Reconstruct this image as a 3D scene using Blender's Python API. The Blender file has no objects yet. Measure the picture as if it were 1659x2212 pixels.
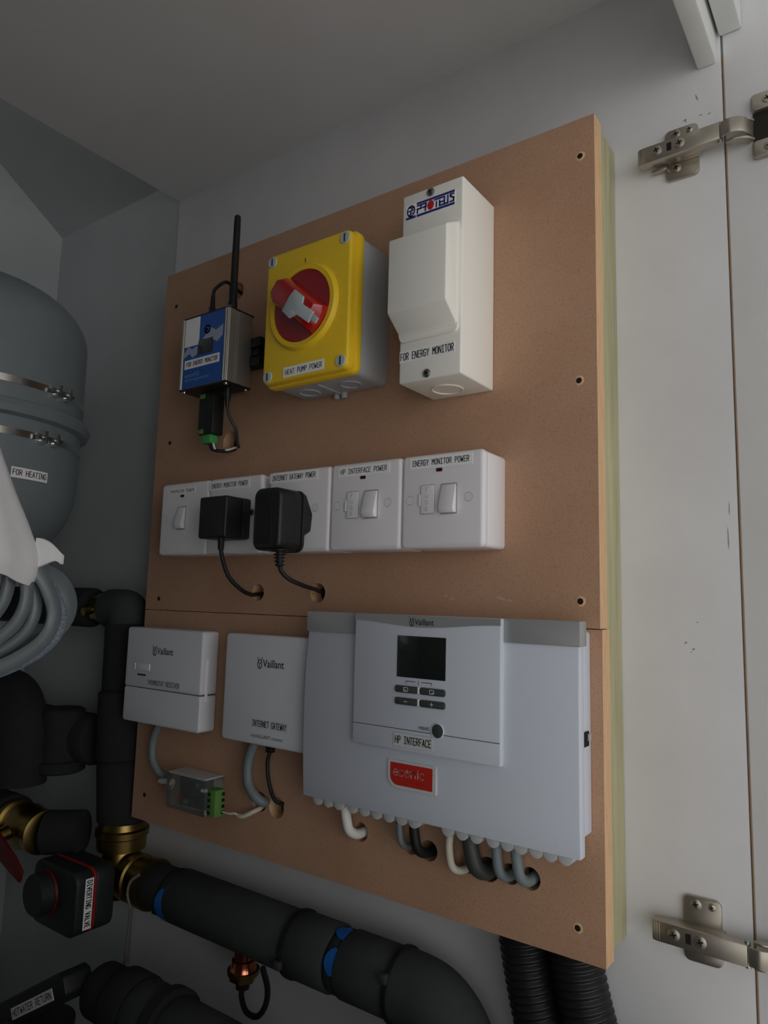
import bpy, bmesh, math, random
from mathutils import Vector, Matrix
random.seed(7)
S = bpy.context.scene
COL = S.collection
# ------------------------------------------------------------------ camera, light, exposure
cam_d = bpy.data.cameras.new('camera'); cam = bpy.data.objects.new('camera', cam_d); COL.objects.link(cam)
cam_d.sensor_fit = 'HORIZONTAL'; cam_d.sensor_width = 36.0; cam_d.lens = 1535.0 * 36.0 / 1659.0
cam_d.clip_start = 0.01; cam_d.clip_end = 50
_r = Vector((0.81350966, 0.58097385, 0.02591183)); _d = Vector((-0.05221803, 0.11734963, -0.99171687)); _f = Vector((-0.57920231, 0.80541818, 0.12580237))
cam.matrix_world = Matrix(((_r.x, -_d.x, -_f.x, 0.0), (_r.y, -_d.y, -_f.y, -0.645), (_r.z, -_d.z, -_f.z, 1.5), (0, 0, 0, 1)))
S.camera = cam
world = bpy.data.worlds.new('room_light'); S.world = world; world.use_nodes = True
bg = world.node_tree.nodes['Background']; bg.inputs[0].default_value = (1.0, 1.0, 0.992, 1); bg.inputs[1].default_value = 1.09
# daylight from the room's window, a few metres behind the open cupboard door
win_d = bpy.data.lights.new('window_daylight', 'AREA'); win_d.shape = 'RECTANGLE'; win_d.size = 1.6; win_d.size_y = 1.3
win_d.energy = 7; win_d.color = (1.0, 0.985, 0.96)
win = bpy.data.objects.new('window_daylight', win_d); COL.objects.link(win)
win.location = (2.6, -1.5, 1.75)
win.rotation_euler = (Vector((-0.4, -0.1, 1.6)) - Vector(win.location)).to_track_quat('-Z', 'Y').to_euler()
S.view_settings.view_transform = 'Standard'; S.view_settings.look = 'None'
S.view_settings.exposure = 0.0; S.view_settings.gamma = 1.0; S.view_settings.use_curve_mapping = False

# ------------------------------------------------------------------ materials
def lin(c):
    return tuple(((v / 255) / 12.92 if v <= 10 else (((v / 255) + .055) / 1.055) ** 2.4) for v in c)
MATS = {}
def mat(name, rgb, rough=.5, metal=0., var=0., scale=40., bump=0., bscale=None, spec=.5, stretch=None, trans=0., alpha=1., coat=0., detail=6., rgb2=None, ior=1.45):
    """rgb is the surface colour in 8-bit sRGB; var mixes a noise-driven second tone."""
    m = bpy.data.materials.new(name); m.use_nodes = True; nt = m.node_tree; b = nt.nodes['Principled BSDF']
    c = lin(rgb); b.inputs['Base Color'].default_value = (*c, 1)
    b.inputs['Roughness'].default_value = rough; b.inputs['Metallic'].default_value = metal
    b.inputs['Specular IOR Level'].default_value = spec; b.inputs['IOR'].default_value = ior
    if trans: b.inputs['Transmission Weight'].default_value = trans
    if alpha < 1: b.inputs['Alpha'].default_value = alpha
    if coat: b.inputs['Coat Weight'].default_value = coat; b.inputs['Coat Roughness'].default_value = .15
    if var or bump:
        tc = nt.nodes.new('ShaderNodeTexCoord'); mp = nt.nodes.new('ShaderNodeMapping')
        nt.links.new(tc.outputs['Object'], mp.inputs['Vector'])
        if stretch: mp.inputs['Scale'].default_value = stretch
        if var:
            n = nt.nodes.new('ShaderNodeTexNoise'); n.inputs['Scale'].default_value = scale; n.inputs['Detail'].default_value = detail; n.inputs['Roughness'].default_value = .62
            nt.links.new(mp.outputs['Vector'], n.inputs['Vector'])
            rp = nt.nodes.new('ShaderNodeValToRGB'); rp.color_ramp.elements[0].position = .3; rp.color_ramp.elements[1].position = .7
            c2 = lin(rgb2) if rgb2 else tuple(v * (1 - var) for v in c)
            c1 = c if rgb2 else tuple(min(1, v * (1 + var * .5)) for v in c)
            rp.color_ramp.elements[0].color = (*c2, 1); rp.color_ramp.elements[1].color = (*c1, 1)
            nt.links.new(n.outputs['Fac'], rp.inputs['Fac']); nt.links.new(rp.outputs['Color'], b.inputs['Base Color'])
        if bump:
            n2 = nt.nodes.new('ShaderNodeTexNoise'); n2.inputs['Scale'].default_value = bscale or scale; n2.inputs['Detail'].default_value = 4
            nt.links.new(mp.outputs['Vector'], n2.inputs['Vector'])
            bp = nt.nodes.new('ShaderNodeBump'); bp.inputs['Strength'].default_value = bump; bp.inputs['Distance'].default_value = .001
            nt.links.new(n2.outputs['Fac'], bp.inputs['Height']); nt.links.new(bp.outputs['Normal'], b.inputs['Normal'])
    MATS[name] = m; return m
def two_scale(m, rgb_speck, scale=900., amount=.35):
    """adds fine fibre specks over the existing colour"""
    nt = m.node_tree; b = nt.nodes['Principled BSDF']; src = b.inputs['Base Color'].links[0].from_socket
    tc = nt.nodes.new('ShaderNodeTexCoord'); n = nt.nodes.new('ShaderNodeTexNoise'); n.inputs['Scale'].default_value = scale; n.inputs['Detail'].default_value = 3
    nt.links.new(tc.outputs['Object'], n.inputs['Vector'])
    rp = nt.nodes.new('ShaderNodeValToRGB'); rp.color_ramp.elements[0].position = .52; rp.color_ramp.elements[1].position = .72
    rp.color_ramp.elements[0].color = (0, 0, 0, 1); rp.color_ramp.elements[1].color = (amount, amount, amount, 1)
    nt.links.new(n.outputs['Fac'], rp.inputs['Fac'])
    mx = nt.nodes.new('ShaderNodeMixRGB'); mx.inputs[2].default_value = (*lin(rgb_speck), 1)
    nt.links.new(rp.outputs['Color'], mx.inputs[0]); nt.links.new(src, mx.inputs[1]); nt.links.new(mx.outputs[0], b.inputs['Base Color'])
mat('wall_paint', (228, 228, 230), .75, var=.10, scale=5, bump=.08, bscale=160, rgb2=(214, 213, 215))
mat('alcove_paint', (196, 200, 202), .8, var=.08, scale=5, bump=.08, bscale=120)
mat('ceiling_paint', (232, 232, 235), .8, var=.1, scale=3, rgb2=(224, 223, 222))
mat('hidden_paint', (122, 121, 119), .8)  # grey keeps bounce off the unseen walls low
mat('trim_paint', (226, 228, 226), .55, var=.06, scale=14)
mat('mdf', (194, 155, 128), .7, var=.12, scale=9, bump=.1, bscale=500, rgb2=(184, 143, 114)); two_scale(MATS['mdf'], (120, 84, 62), 750, .4)
mat('mdf_edge', (232, 196, 156), .8, var=.25, scale=16, stretch=(40, 40, 2.2), rgb2=(206, 162, 118), bump=.3, bscale=200)
mat('timber', (192, 186, 150), .75, var=.2, scale=10, stretch=(14, 14, .8), rgb2=(160, 156, 122), bump=.2, bscale=60)
mat('floor_lining', (70, 68, 64), .8, var=.2, scale=8)
mat('room_ceiling', (190, 190, 188), .8)
mat('room_floor', (204, 199, 192), .6, var=.1, scale=6)
mat('white_plastic', (238, 236, 240), .38, coat=.12)
mat('cool_plastic', (206, 212, 224), .5, var=.03, scale=600, bump=.06, bscale=2200)
mat('receiver_plastic', (214, 216, 222), .5, bump=.05, bscale=2200)
mat('powder_coat', (250, 248, 240), .42, var=.02, scale=900, bump=.05, bscale=1500)
mat('silver_paint', (166, 168, 169), .36, metal=.25, bump=.05, bscale=2500)
mat('grey_plastic', (176, 180, 186), .5, var=.03, scale=300)
mat('pale_grey', (188, 200, 204), .45)
mat('yellow_plastic', (250, 210, 48), .42, var=.03, scale=120)
mat('red_plastic', (150, 14, 28), .22, coat=.5)
mat('red_sheer', (176, 16, 22), .16, coat=.8)
mat('black_plastic', (26, 28, 28), .45, bump=.08, bscale=900)
mat('black_rubber', (20, 21, 21), .6)
mat('foam', (58, 62, 62), .85, var=.12, scale=60, bump=.35, bscale=700)
mat('foam_dark', (36, 38, 38), .9, var=.15, scale=60, bump=.35, bscale=700)
mat('alu', (196, 194, 188), .35, metal=.75, stretch=(1, 1, .02), var=.08, scale=300)
mat('nickel', (178, 170, 158), .33, metal=.85, var=.1, scale=30)
mat('bright_steel', (220, 220, 216), .22, metal=1.)
mat('zinc', (165, 172, 172), .32, metal=.95, var=.2, scale=200)
mat('brass', (150, 126, 74), .34, metal=1., var=.15, scale=40)
mat('copper', (226, 138, 104), .18, metal=1.)
mat('blue_label', (0, 82, 170), .35, coat=.3)
mat('label_white', (252, 252, 254), .4)
mat('label_clear', (206, 210, 210), .35)
mat('ink', (14, 14, 16), .6)
mat('ink_grey', (46, 50, 56), .6)
mat('relief_shade', (168, 167, 173), .45)  # grey on white plastic stands in for shade of outlines and raised letters
mat('light_blue_print', (130, 170, 215), .5)
mat('pale_print', (168, 176, 200), .5)
mat('logo_blue', (44, 52, 130), .45)
mat('logo_red', (196, 34, 40), .45)
mat('sticker_red', (190, 46, 36), .4)
mat('sticker_pink', (240, 200, 190), .45)
mat('lcd', (30, 37, 33), .12, spec=.6, coat=.6, var=.15, scale=60)
mat('button_grey', (64, 68, 70), .5)
mat('neon', (70, 20, 26), .25)
mat('dark_hole', (18, 16, 14), .9)
mat('clear_plastic', (225, 228, 226), .14, trans=.92, ior=1.2)
mat('frosted_plastic', (226, 230, 230), .3, trans=.35, ior=1.35)
mat('pcb', (16, 74, 52), .4, var=.5, scale=90)
mat('terminal_green', (92, 138, 66), .5)
mat('bright_green', (70, 160, 90), .5)
mat('cable_white', (224, 224, 222), .45)
mat('cable_cream', (206, 200, 184), .5)
mat('cable_grey', (118, 128, 132), .5)
mat('cable_dark', (60, 62, 60), .5)
mat('vessel_grey', (126, 136, 140), .42, var=.05, scale=40, coat=.15)
mat('coil_grey', (104, 113, 117), .4, var=.08, scale=60, coat=.3)
mat('coil_braid', (84, 96, 108), .4, var=.5, scale=6, stretch=(30, 60, 90), rgb2=(150, 162, 178), coat=.3)
mat('paper', (236, 236, 238), .8, var=.04, scale=30, bump=.3, bscale=60)
mat('valve_black', (34, 37, 38), .5, bump=.1, bscale=900)
mat('valve_red', (156, 36, 30), .4)
mat('lever_red', (96, 18, 20), .4)
mat('blue_tape', (24, 96, 176), .4)
mat('wire_grey', (112, 108, 100), .5)
mat('pencil', (150, 148, 148), .9)
mat('screw_recess', (34, 30, 24), .6, metal=.3)
mat('scuff', (206, 172, 148), .9, var=.2, scale=300)
mat('shadow_gap', (40, 38, 36), .8)

# ------------------------------------------------------------------ geometry helpers
class MB:
    def __init__(s): s.v = []; s.f = []
    def add(s, vs, fs):
        o = len(s.v); s.v += [tuple(p) for p in vs]; s.f += [tuple(i + o for i in f) for f in fs]; return s
    def box(s, x0, x1, y0, y1, z0, z1):
        return s.add([(x, y, z) for z in (z0, z1) for y in (y0, y1) for x in (x0, x1)],
                     [(0, 2, 3, 1), (4, 5, 7, 6), (0, 1, 5, 4), (2, 6, 7, 3), (0, 4, 6, 2), (1, 3, 7, 5)])
    def prism(s, prof, axis, a, b):
        """prof: closed 2-D outline; axis 'x': (y,z), 'y': (x,z), 'z': (x,y)"""
        n = len(prof)
        def P(t, p): return (t, p[0], p[1]) if axis == 'x' else ((p[0], t, p[1]) if axis == 'y' else (p[0], p[1], t))
        vs = [P(a, p) for p in prof] + [P(b, p) for p in prof]
        return s.add(vs, [tuple(range(n))[::-1], tuple(range(n, 2 * n))] + [(i, (i + 1) % n, n + (i + 1) % n, n + i) for i in range(n)])
    def rings(s, rings, cap=True, closed=True):
        n = len(rings[0]); vs = [p for r in rings for p in r]; fs = []
        for i in range(len(rings) - 1):
            for j in range(n if closed else n - 1):
                k = (j + 1) % n; fs.append((i * n + j, i * n + k, (i + 1) * n + k, (i + 1) * n + j))
        if cap: fs += [tuple(range(n))[::-1], tuple(range((len(rings) - 1) * n, len(rings) * n))]
        return s.add(vs, fs)
    def cyl(s, p0, p1, r0, r1=None, n=24):
        return s.lathe(p0, p1, [(0, r0), (1, r1 if r1 is not None else r0)], n)
    def lathe(s, p0, p1, prof, n=32, cap=True, ph=0.):
        """prof: (t along p0->p1 in 0..1, radius)"""
        p0 = Vector(p0); p1 = Vector(p1); d = (p1 - p0); a = d.normalized()
        u = a.orthogonal().normalized() if abs(a.z) < .9 else Vector((1, 0, 0)); u = (u - a * u.dot(a)).normalized(); w = a.cross(u)
        rs = [[p0 + d * t + (u * math.cos(2 * math.pi * i / n + ph) + w * math.sin(2 * math.pi * i / n + ph)) * r for i in range(n)] for t, r in prof]
        return s.rings(rs, cap)
    def tube(s, pts, r, n=12, sub=8, cap=True, sq=None, rmod=None):
        """smooth tube through control points; sq=(a,b) flattens the section, rmod(i) scales the radius"""
        P = catmull([Vector(p) for p in pts], sub); rs = []; up = None
        for i, p in enumerate(P):
            t = (P[min(i + 1, len(P) - 1)] - P[max(i - 1, 0)]).normalized()
            if up is None: up = t.orthogonal().normalized() if sq is None else Vector(sq[2])
            up = (up - t * up.dot(t)).normalized(); w = t.cross(up)
            a, b = (r, r) if sq is None else (sq[0], sq[1]); k = rmod(i) if rmod else 1.
            rs.append([p + (up * math.cos(2 * math.pi * j / n) * a + w * math.sin(2 * math.pi * j / n) * b) * k for j in range(n)])
        return s.rings(rs, cap)
    def build(s, name, m, parent=None, bevel=0., seg=2, smooth=True, ang=36., root=None, origin=None):
        me = bpy.data.meshes.new(name)
        off = world_of(parent) if parent is not None else Vector(origin) if origin else center(s.v)
        me.from_pydata([Vector(v) - off for v in s.v], [], s.f)
        bm = bmesh.new(); bm.from_mesh(me); bmesh.ops.remove_doubles(bm, verts=bm.verts, dist=1e-6); bmesh.ops.recalc_face_normals(bm, faces=bm.faces)
        if bevel:
            es = [e for e in bm.edges if len(e.link_faces) == 2 and e.calc_face_angle(0) > math.radians(32)]
            bmesh.ops.bevel(bm, geom=es, offset=bevel, segments=seg, profile=.5, affect='EDGES', clamp_overlap=True)
        bm.to_mesh(me); bm.free()
        if smooth:
            for p in me.polygons: p.use_smooth = True
            me.set_sharp_from_angle(angle=math.radians(ang))
        me.materials.append(MATS[m])
        o = bpy.data.objects.new(name, me); COL.objects.link(o)
        if parent is not None: o.parent = parent
        else: o.location = off
        return o
def center(vs):
    return Vector([(min(v[i] for v in vs) + max(v[i] for v in vs)) / 2 for i in range(3)])
def world_of(o):
    p = Vector((0, 0, 0))
    while o is not None: p += Vector(o.location); o = o.parent
    return p
def catmull(P, sub):
    if len(P) < 3: return [P[0].lerp(P[-1], i / sub) for i in range(sub + 1)]
    out = []; Q = [P[0] * 2 - P[1]] + P + [P[-1] * 2 - P[-2]]
    for i in range(1, len(Q) - 2):
        a, b, c, d = Q[i - 1], Q[i], Q[i + 1], Q[i + 2]
        for k in range(sub):
            t = k / sub
            out.append(.5 * ((2 * b) + (c - a) * t + (2 * a - 5 * b + 4 * c - d) * t * t + (3 * b - a - 3 * c + d) * t ** 3))
    out.append(P[-1]); return out
def rrect(x0, x1, z0, z1, r, n=5):
    out = []
    for cx, cz, a in ((x1 - r, z1 - r, 0), (x0 + r, z1 - r, 90), (x0 + r, z0 + r, 180), (x1 - r, z0 + r, 270)):
        for i in range(n + 1):
            t = math.radians(a + 90 * i / n); out.append((cx + r * math.cos(t), cz + r * math.sin(t)))
    return out
def circ(cx, cz, r, n=24, rz=None):
    return [(cx + r * math.cos(2 * math.pi * i / n), cz + (rz or r) * math.sin(2 * math.pi * i / n)) for i in range(n)]
def thing(name, loc, label, cat, group=None):
    o = bpy.data.objects.new(name, None); COL.objects.link(o); o.location = loc; o.empty_display_size = .02
    o['label'] = label; o['category'] = cat
    if group: o['group'] = group
    return o
def tag(o, label, cat, group=None):
    o['label'] = label; o['category'] = cat
    if group: o['group'] = group
    return o
def struct(o): o['kind'] = 'structure'; return o
def dup(root, delta, label=None):
    r = root.copy(); COL.objects.link(r); r.location = Vector(root.location) + Vector(delta)
    if label: r['label'] = label
    for ch in list(root.children):
        c = ch.copy(); COL.objects.link(c); c.parent = r
        for g in list(ch.children):
            d = g.copy(); COL.objects.link(d); d.parent = c
    return r
def rplate(name, x0, x1, z0, z1, r, ya, yb, m, parent, bevel=0., seg=2, n=5):
    return MB().prism(rrect(x0, x1, z0, z1, r, n), 'y', ya, yb).build(name, m, parent, bevel, seg)

# label-tape lettering: stroke glyphs on a 4 x 6 cell
GL = {
 'A': [[(0, 0), (2, 6), (4, 0)], [(.75, 2), (3.25, 2)]],
 'C': [[(4, 5), (3, 6), (1, 6), (0, 4.6), (0, 1.4), (1, 0), (3, 0), (4, 1)]],
 'D': [[(0, 0), (0, 6), (2.2, 6), (4, 4.4), (4, 1.6), (2.2, 0), (0, 0)]],
 'E': [[(4, 6), (.3, 6), (.3, 0), (4, 0)], [(.3, 3.1), (3.4, 3.1)]],
 'F': [[(4, 6), (.4, 6), (.4, 0)], [(.4, 3.1), (3.4, 3.1)]],
 'G': [[(4, 5), (3, 6), (1, 6), (0, 4.6), (0, 1.4), (1, 0), (3, 0), (4, 1), (4, 2.8), (2.4, 2.8)]],
 'H': [[(0, 0), (0, 6)], [(4, 0), (4, 6)], [(0, 3.1), (4, 3.1)]],
 'I': [[(2, 0), (2, 6)], [(.6, 6), (3.4, 6)], [(.6, 0), (3.4, 0)]],
 'L': [[(.4, 6), (.4, 0), (4, 0)]],
 'M': [[(0, 0), (0, 6), (2, 2.8), (4, 6), (4, 0)]],
 'N': [[(0, 0), (0, 6), (4, 0), (4, 6)]],
 'O': [[(1.2, 0), (0, 1.4), (0, 4.6), (1.2, 6), (2.8, 6), (4, 4.6), (4, 1.4), (2.8, 0), (1.2, 0)]],
 'P': [[(.2, 0), (.2, 6), (2.8, 6), (4, 5.1), (4, 3.7), (2.8, 2.8), (.2, 2.8)]],
 'R': [[(.2, 0), (.2, 6), (2.8, 6), (4, 5.1), (4, 3.8), (2.8, 2.9), (.2, 2.9)], [(2.1, 2.9), (4, 0)]],
 'S': [[(3.9, 5), (3, 6), (1, 6), (.1, 5.1), (.2, 3.9), (1, 3.3), (3, 2.8), (3.9, 2), (3.9, .9), (3, 0), (1, 0), (0, 1)]],
 'T': [[(2, 0), (2, 6)], [(0, 6), (4, 6)]],
 'U': [[(0, 6), (0, 1.3), (1.1, 0), (2.9, 0), (4, 1.3), (4, 6)]],
 'V': [[(0, 6), (2, 0), (4, 6)]],
 'W': [[(0, 6), (.8, 0), (2, 3.6), (3.2, 0), (4, 6)]],
 'Y': [[(0, 6), (2, 3), (4, 6)], [(2, 3), (2, 0)]],
}
def ribbon(mb, pts, wd, F):
    """flat stroke of width wd through 2-D pts mapped by F"""
    for a, b in zip(pts, pts[1:]):
        a = Vector(a); b = Vector(b); d = (b - a)
        if d.length < 1e-9: continue
        d.normalize(); nrm = Vector((-d.y, d.x)) * wd / 2; e = d * wd * .42
        mb.add([F(*(a - e - nrm)), F(*(b + e - nrm)), F(*(b + e + nrm)), F(*(a - e + nrm))], [(0, 1, 2, 3)])
def strokes(name, lines, wd, F, m, parent):
    mb = MB()
    for l in lines: ribbon(mb, l, wd, F)
    o = mb.build(name, m, parent, smooth=False); return o
def FY(x, z, y, slope=0.):
    """map (u,v) in metres onto a face looking to -Y"""
    return lambda u, v: (x + u, y, z + v + slope * u)
def FX(y, z, x):
    return lambda u, v: (x, y + u, z + v)
def tape_text(text, width, height, F, m, parent, wd=.17):
    """monospaced tape lettering filling width x height"""
    n = len(text); cw = width / (n - .3); gw = cw * .70; mb = MB()
    for i, ch in enumerate(text):
        for l in GL.get(ch, []):
            ribbon(mb, [(i * cw + p[0] / 4 * gw, p[1] / 6 * height) for p in l], height * wd, F)
    return mb.build('lettering', m, parent, smooth=False)
def font_text(text, F, width, m, parent, bold=0., name='lettering', hscale=1.):
    cu = bpy.data.curves.new('txt', 'FONT'); cu.body = text; cu.size = 1; cu.offset = bold; cu.resolution_u = 3
    to = bpy.data.objects.new('txt', cu); COL.objects.link(to)
    dg = bpy.context.evaluated_depsgraph_get(); me = to.evaluated_get(dg).to_mesh()
    vs = [v.co.copy() for v in me.vertices]; fs = [tuple(p.vertices) for p in me.polygons]
    to.evaluated_get(dg).to_mesh_clear(); bpy.data.objects.remove(to); bpy.data.curves.remove(cu)
    x0 = min(v.x for v in vs); x1 = max(v.x for v in vs); k = width / (x1 - x0)
    mb = MB(); mb.add([F((v.x - x0) * k, v.y * k * hscale) for v in vs], fs)
    return mb.build(name, m, parent, smooth=False)
def tape(parent, text, x0, x1, z0, z1, y, m='label_white', slope=0., pad=(.055, .27), lw=.13):
    """a label tape on a -Y face, with its lettering as a sub-part"""
    h = z1 - z0; F = FY(x0, z0, y, slope)
    c = [F(0, 0), F(x1 - x0, 0), F(x1 - x0, h), F(0, h)]; b = [(p[0], y + .00025, p[2]) for p in c]
    t = MB().add(c + b, [(0, 1, 2, 3), (7, 6, 5, 4), (0, 4, 5, 1), (1, 5, 6, 2), (2, 6, 7, 3), (3, 7, 4, 0)]).build('label_tape', m, parent, smooth=False)
    w_ = (x1 - x0) * (1 - 2 * pad[0]); tape_text(text, w_, h * (1 - 2 * pad[1]), lambda u, v: (lambda q: (q[0], y - .00012, q[2]))(F(u + (x1 - x0) * pad[0], v + h * pad[1])), 'ink', t, lw)
    return t
def vaillant_mark(parent, x, z, w, y, m, m2=None):
    """egg-shaped emblem followed by the maker's name; w = total width"""
    ew = w * .085; eh = w * .125; cx = x + ew
    egg = [(cx + ew * math.sin(a) * (1 - .08 * math.cos(a)), z + eh * math.cos(a) + eh * .55) for a in [2 * math.pi * i / 20 for i in range(21)]]
    L = [egg, [(cx - ew * .5, z + eh * 1.0), (cx - ew * 1.05, z + eh * 2.05)], [(cx + ew * .5, z + eh * 1.0), (cx + ew * 1.05, z + eh * 2.05)],
         [(cx - ew * .5, z + eh * .95), (cx, z + eh * .5), (cx + ew * .5, z + eh * .95)], [(cx, z + eh * .5), (cx - ew * .35, z), (cx + ew * .4, z - eh * .1)]]
    strokes('emblem', L, w * .022, lambda u, v: (u, y, v), m, parent)
    font_text('Vaillant', lambda u, v: (x + w * .205 + u, y, z + v), w * .795, m, parent, bold=.012, hscale=1.12)
def screw_pan(parent, x, z, y, r=.0034, m='zinc', name='screw', recess='screw_recess', slot='cross', rot=.3, h=.0016):
    o = MB().lathe((x, y, z), (x, y - h, z), [(0, r), (.55, r * .98), (1, r * .55)], 16).build(name, m, parent)
    mb = MB(); yy = y - h - .0001
    for k in ((0, 1) if slot == 'cross' else (0,)):
        a = rot + k * math.pi / 2; d = Vector((math.cos(a), math.sin(a))); n = Vector((-d.y, d.x)); l = r * .52; q = r * .13
        mb.prism([tuple(Vector((x, z)) + d * i * l + n * j * q) for i, j in ((-1, -1), (1, -1), (1, 1), (-1, 1))], 'y', yy, yy + h * .6)
    mb.build('recess', recess, o, smooth=False); return o

# ------------------------------------------------------------------ the cupboard
XL, XE, XR, ZS = -1.206, -.868, -.103, 2.1056
w0 = struct(MB().box(XE, XR, 0, .018, 0, ZS).build('wall_back', 'wall_paint', smooth=False)); tag(w0, 'white painted side panel of the cupboard behind the wooden board', 'wall')
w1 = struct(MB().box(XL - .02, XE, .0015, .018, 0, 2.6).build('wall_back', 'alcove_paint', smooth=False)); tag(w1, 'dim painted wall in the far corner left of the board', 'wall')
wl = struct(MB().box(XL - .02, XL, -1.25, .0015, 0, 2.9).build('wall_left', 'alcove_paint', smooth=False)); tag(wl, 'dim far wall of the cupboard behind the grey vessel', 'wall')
wf = struct(MB().box(XL, -.103, -1.27, -1.25, 0, 2.9).build('wall_front', 'hidden_paint', smooth=False)); tag(wf, 'unseen opposite side wall of the cupboard, added to darken it', 'wall')  # unseen wall, put in to darken the far side
ce = struct(MB().box(XE, -.14, -1.25, 0, ZS, ZS + .02).build('ceiling', 'ceiling_paint', smooth=False)); tag(ce, 'flat white ceiling board of the cupboard above the board', 'ceiling')
k_ = (2.2272 - 2.1459) / .1183
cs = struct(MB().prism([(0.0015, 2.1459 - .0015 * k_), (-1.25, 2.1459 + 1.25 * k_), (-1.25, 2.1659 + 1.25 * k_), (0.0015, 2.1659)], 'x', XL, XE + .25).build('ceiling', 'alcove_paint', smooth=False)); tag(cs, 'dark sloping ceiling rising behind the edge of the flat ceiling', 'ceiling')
wr = struct(MB().box(-.125, -.103, -1.27, -.665, 0, 2.9).build('wall_right', 'hidden_paint', smooth=False)); tag(wr, 'unseen closed front of the cupboard, added to narrow the opening for light', 'wall')  # unseen filler, narrows the opening so light falls off faster
fl = struct(MB().box(XL, -.103, -1.27, .018, -.02, 0).build('floor', 'floor_lining', smooth=False)); tag(fl, 'unseen dark floor inside the cupboard', 'floor')  # unseen; kept dark so it bounces little light
rcl = struct(MB().box(-.08, 3.2, -3.2, .6, 2.42, 2.44).build('ceiling', 'room_ceiling', smooth=False)); tag(rcl, 'unseen ceiling of the room outside, added to dim light from above', 'ceiling')  # unseen; added to dim the light coming from above
fl2 = struct(MB().box(-.102, 3.2, -3.2, .6, -.02, 0).build('floor', 'room_floor', smooth=False)); tag(fl2, 'unseen pale floor of the room outside, added to bounce light up', 'floor')  # unseen; pale to throw light up onto the cupboard ceiling
t1 = struct(MB().box(-.1225, -.106, -1.25, -.0003, 1.991, 2.14).build('trim_1', 'trim_paint', None, .002)); tag(t1, 'white rail across the top of the cupboard opening', 'trim')
t2 = struct(MB().box(-.1035, -.085, -1.3, .0, 2.0155, 2.16).build('trim_2', 'trim_paint', None, .002)); tag(t2, 'outer white door frame rail above the open door', 'trim')
d2 = struct(MB().box(-.1030, -.0830, -.6640, -.001, .05, 1.128).build('door_2', 'wall_paint', None, .001)); tag(d2, 'unseen closed lower cupboard door, blocking low light', 'door')  # unseen; inferred from hinge spacing, added to block low light
t3 = struct(MB().box(-.1250, -.1035, -.6640, -.0005, 1.110, 1.138).build('trim_3', 'trim_paint', None, .002)); tag(t3, 'white rail between the upper and lower cupboard doors', 'trim')
dr = struct(MB().box(-.1008, .47, .0005, .0225, 1.132, 2.415).build('door_1', 'wall_paint', None, .0008)); tag(dr, 'white painted cupboard door standing open beside the wall', 'door')
MB().box(-.1022, -.1009, .004, .021, 1.132, 2.0).build('door_edge', 'mdf_edge', dr, smooth=False)
# pencil marks and scuffs left on the painted panel
def mark(x, z, w, h, rot=0.):
    d = Vector((math.cos(rot), math.sin(rot))); n = Vector((-d.y, d.x))
    MB().prism([tuple(Vector((x, z)) + d * i * w / 2 + n * j * h / 2) for i, j in ((-1, -.5), (0, -1), (1, -.4), (.8, .6), (-.3, 1))], 'y', -.00012, .0).build('pencil_mark', 'pencil', w0, smooth=False)
for x, z, w, h, r in ((-.1352, 1.9469, .004, .0012, .3), (-.134, 1.946, .0012, .004, .1), (-.1212, 1.9465, .003, .0012, 0), (-.114, 1.945, .003, .0014, .5), (-.124, 1.965, .0014, .007, .3),
                      (-.1462, 1.4725, .003, .0016, .5), (-.1402, 1.4675, .003, .0016, .4), (-.142, 1.465, .0012, .001, 0), (-.1105, 1.56, .0010, .02, .02), (-.109, 1.585, .0008, .012, .0), (-.1365, 1.49, .0012, .0012, 0)):
    mark(x, z, w, h, r)

# ------------------------------------------------------------------ boards with drilled holes
HOLES = [(-.6571, 1.8845, .012), (-.654, 1.6899, .0135), (-.5944, 1.5072, .0095), (-.5042, 1.5079, .0105), (-.7428, 1.2793, .009), (-.5761, 1.2804, .0105), (-.551, 1.2786, .011),
         (-.4379, 1.2765, .0092), (-.3788, 1.2776, .0095), (-.359, 1.2757, .0092), (-.3187, 1.275, .0096), (-.2983, 1.2734, .0102), (-.2778, 1.2743, .0085), (-.2597, 1.2748, .0092)]
def board(z0, z1, label, sx=0., dx=0.):
    o = MB().box(-.8 + sx, -.1975 + dx, -.062, -.044, z0, z1).build('mdf_board', 'mdf', None, smooth=False)
    c = MB()
    for x, z, r in HOLES:
        if z0 < z < z1: c.prism(circ(x, z, r, 28), 'y', -.09, -.02)
    if c.v:
        k = c.build('cutter', 'mdf_edge', smooth=False); m = o.modifiers.new('holes', 'BOOLEAN'); m.object = k; m.operation = 'DIFFERENCE'; m.solver = 'EXACT'
        dg = bpy.context.evaluated_depsgraph_get(); me = bpy.data.meshes.new_from_object(o.evaluated_get(dg)); o.modifiers.clear(); o.data = me; bpy.data.objects.remove(k)
    if len(o.data.materials) < 2: o.data.materials.append(MATS['mdf_edge'])
    for p in o.data.polygons: p.material_index = 0 if abs(p.normal.y) > .9 else 1
    tag(o, label, 'board', 'wooden mounting boards'); return o
b_up = board(1.4828, 1.9415, 'upper brown MDF board, carrying the row of white sockets', 0, -.0005)
b_lo = board(1.2230, 1.4820, 'lower brown MDF board, carrying the three heating controllers', 0, .001)
def board_screw(parent, x, z, r):
    MB().lathe((x, -.0620, z), (x, -.0623, z), [(0, r), (1, r * .9)], 14).build('screw', 'mdf_edge' if r > .003 else 'screw_recess', parent)
    c = parent.children[-1]
    MB().lathe((x, -.0623, z), (x, -.0626, z), [(0, r * .62), (1, r * .55)], 7, ph=.4).build('recess', 'screw_recess', c)
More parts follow.
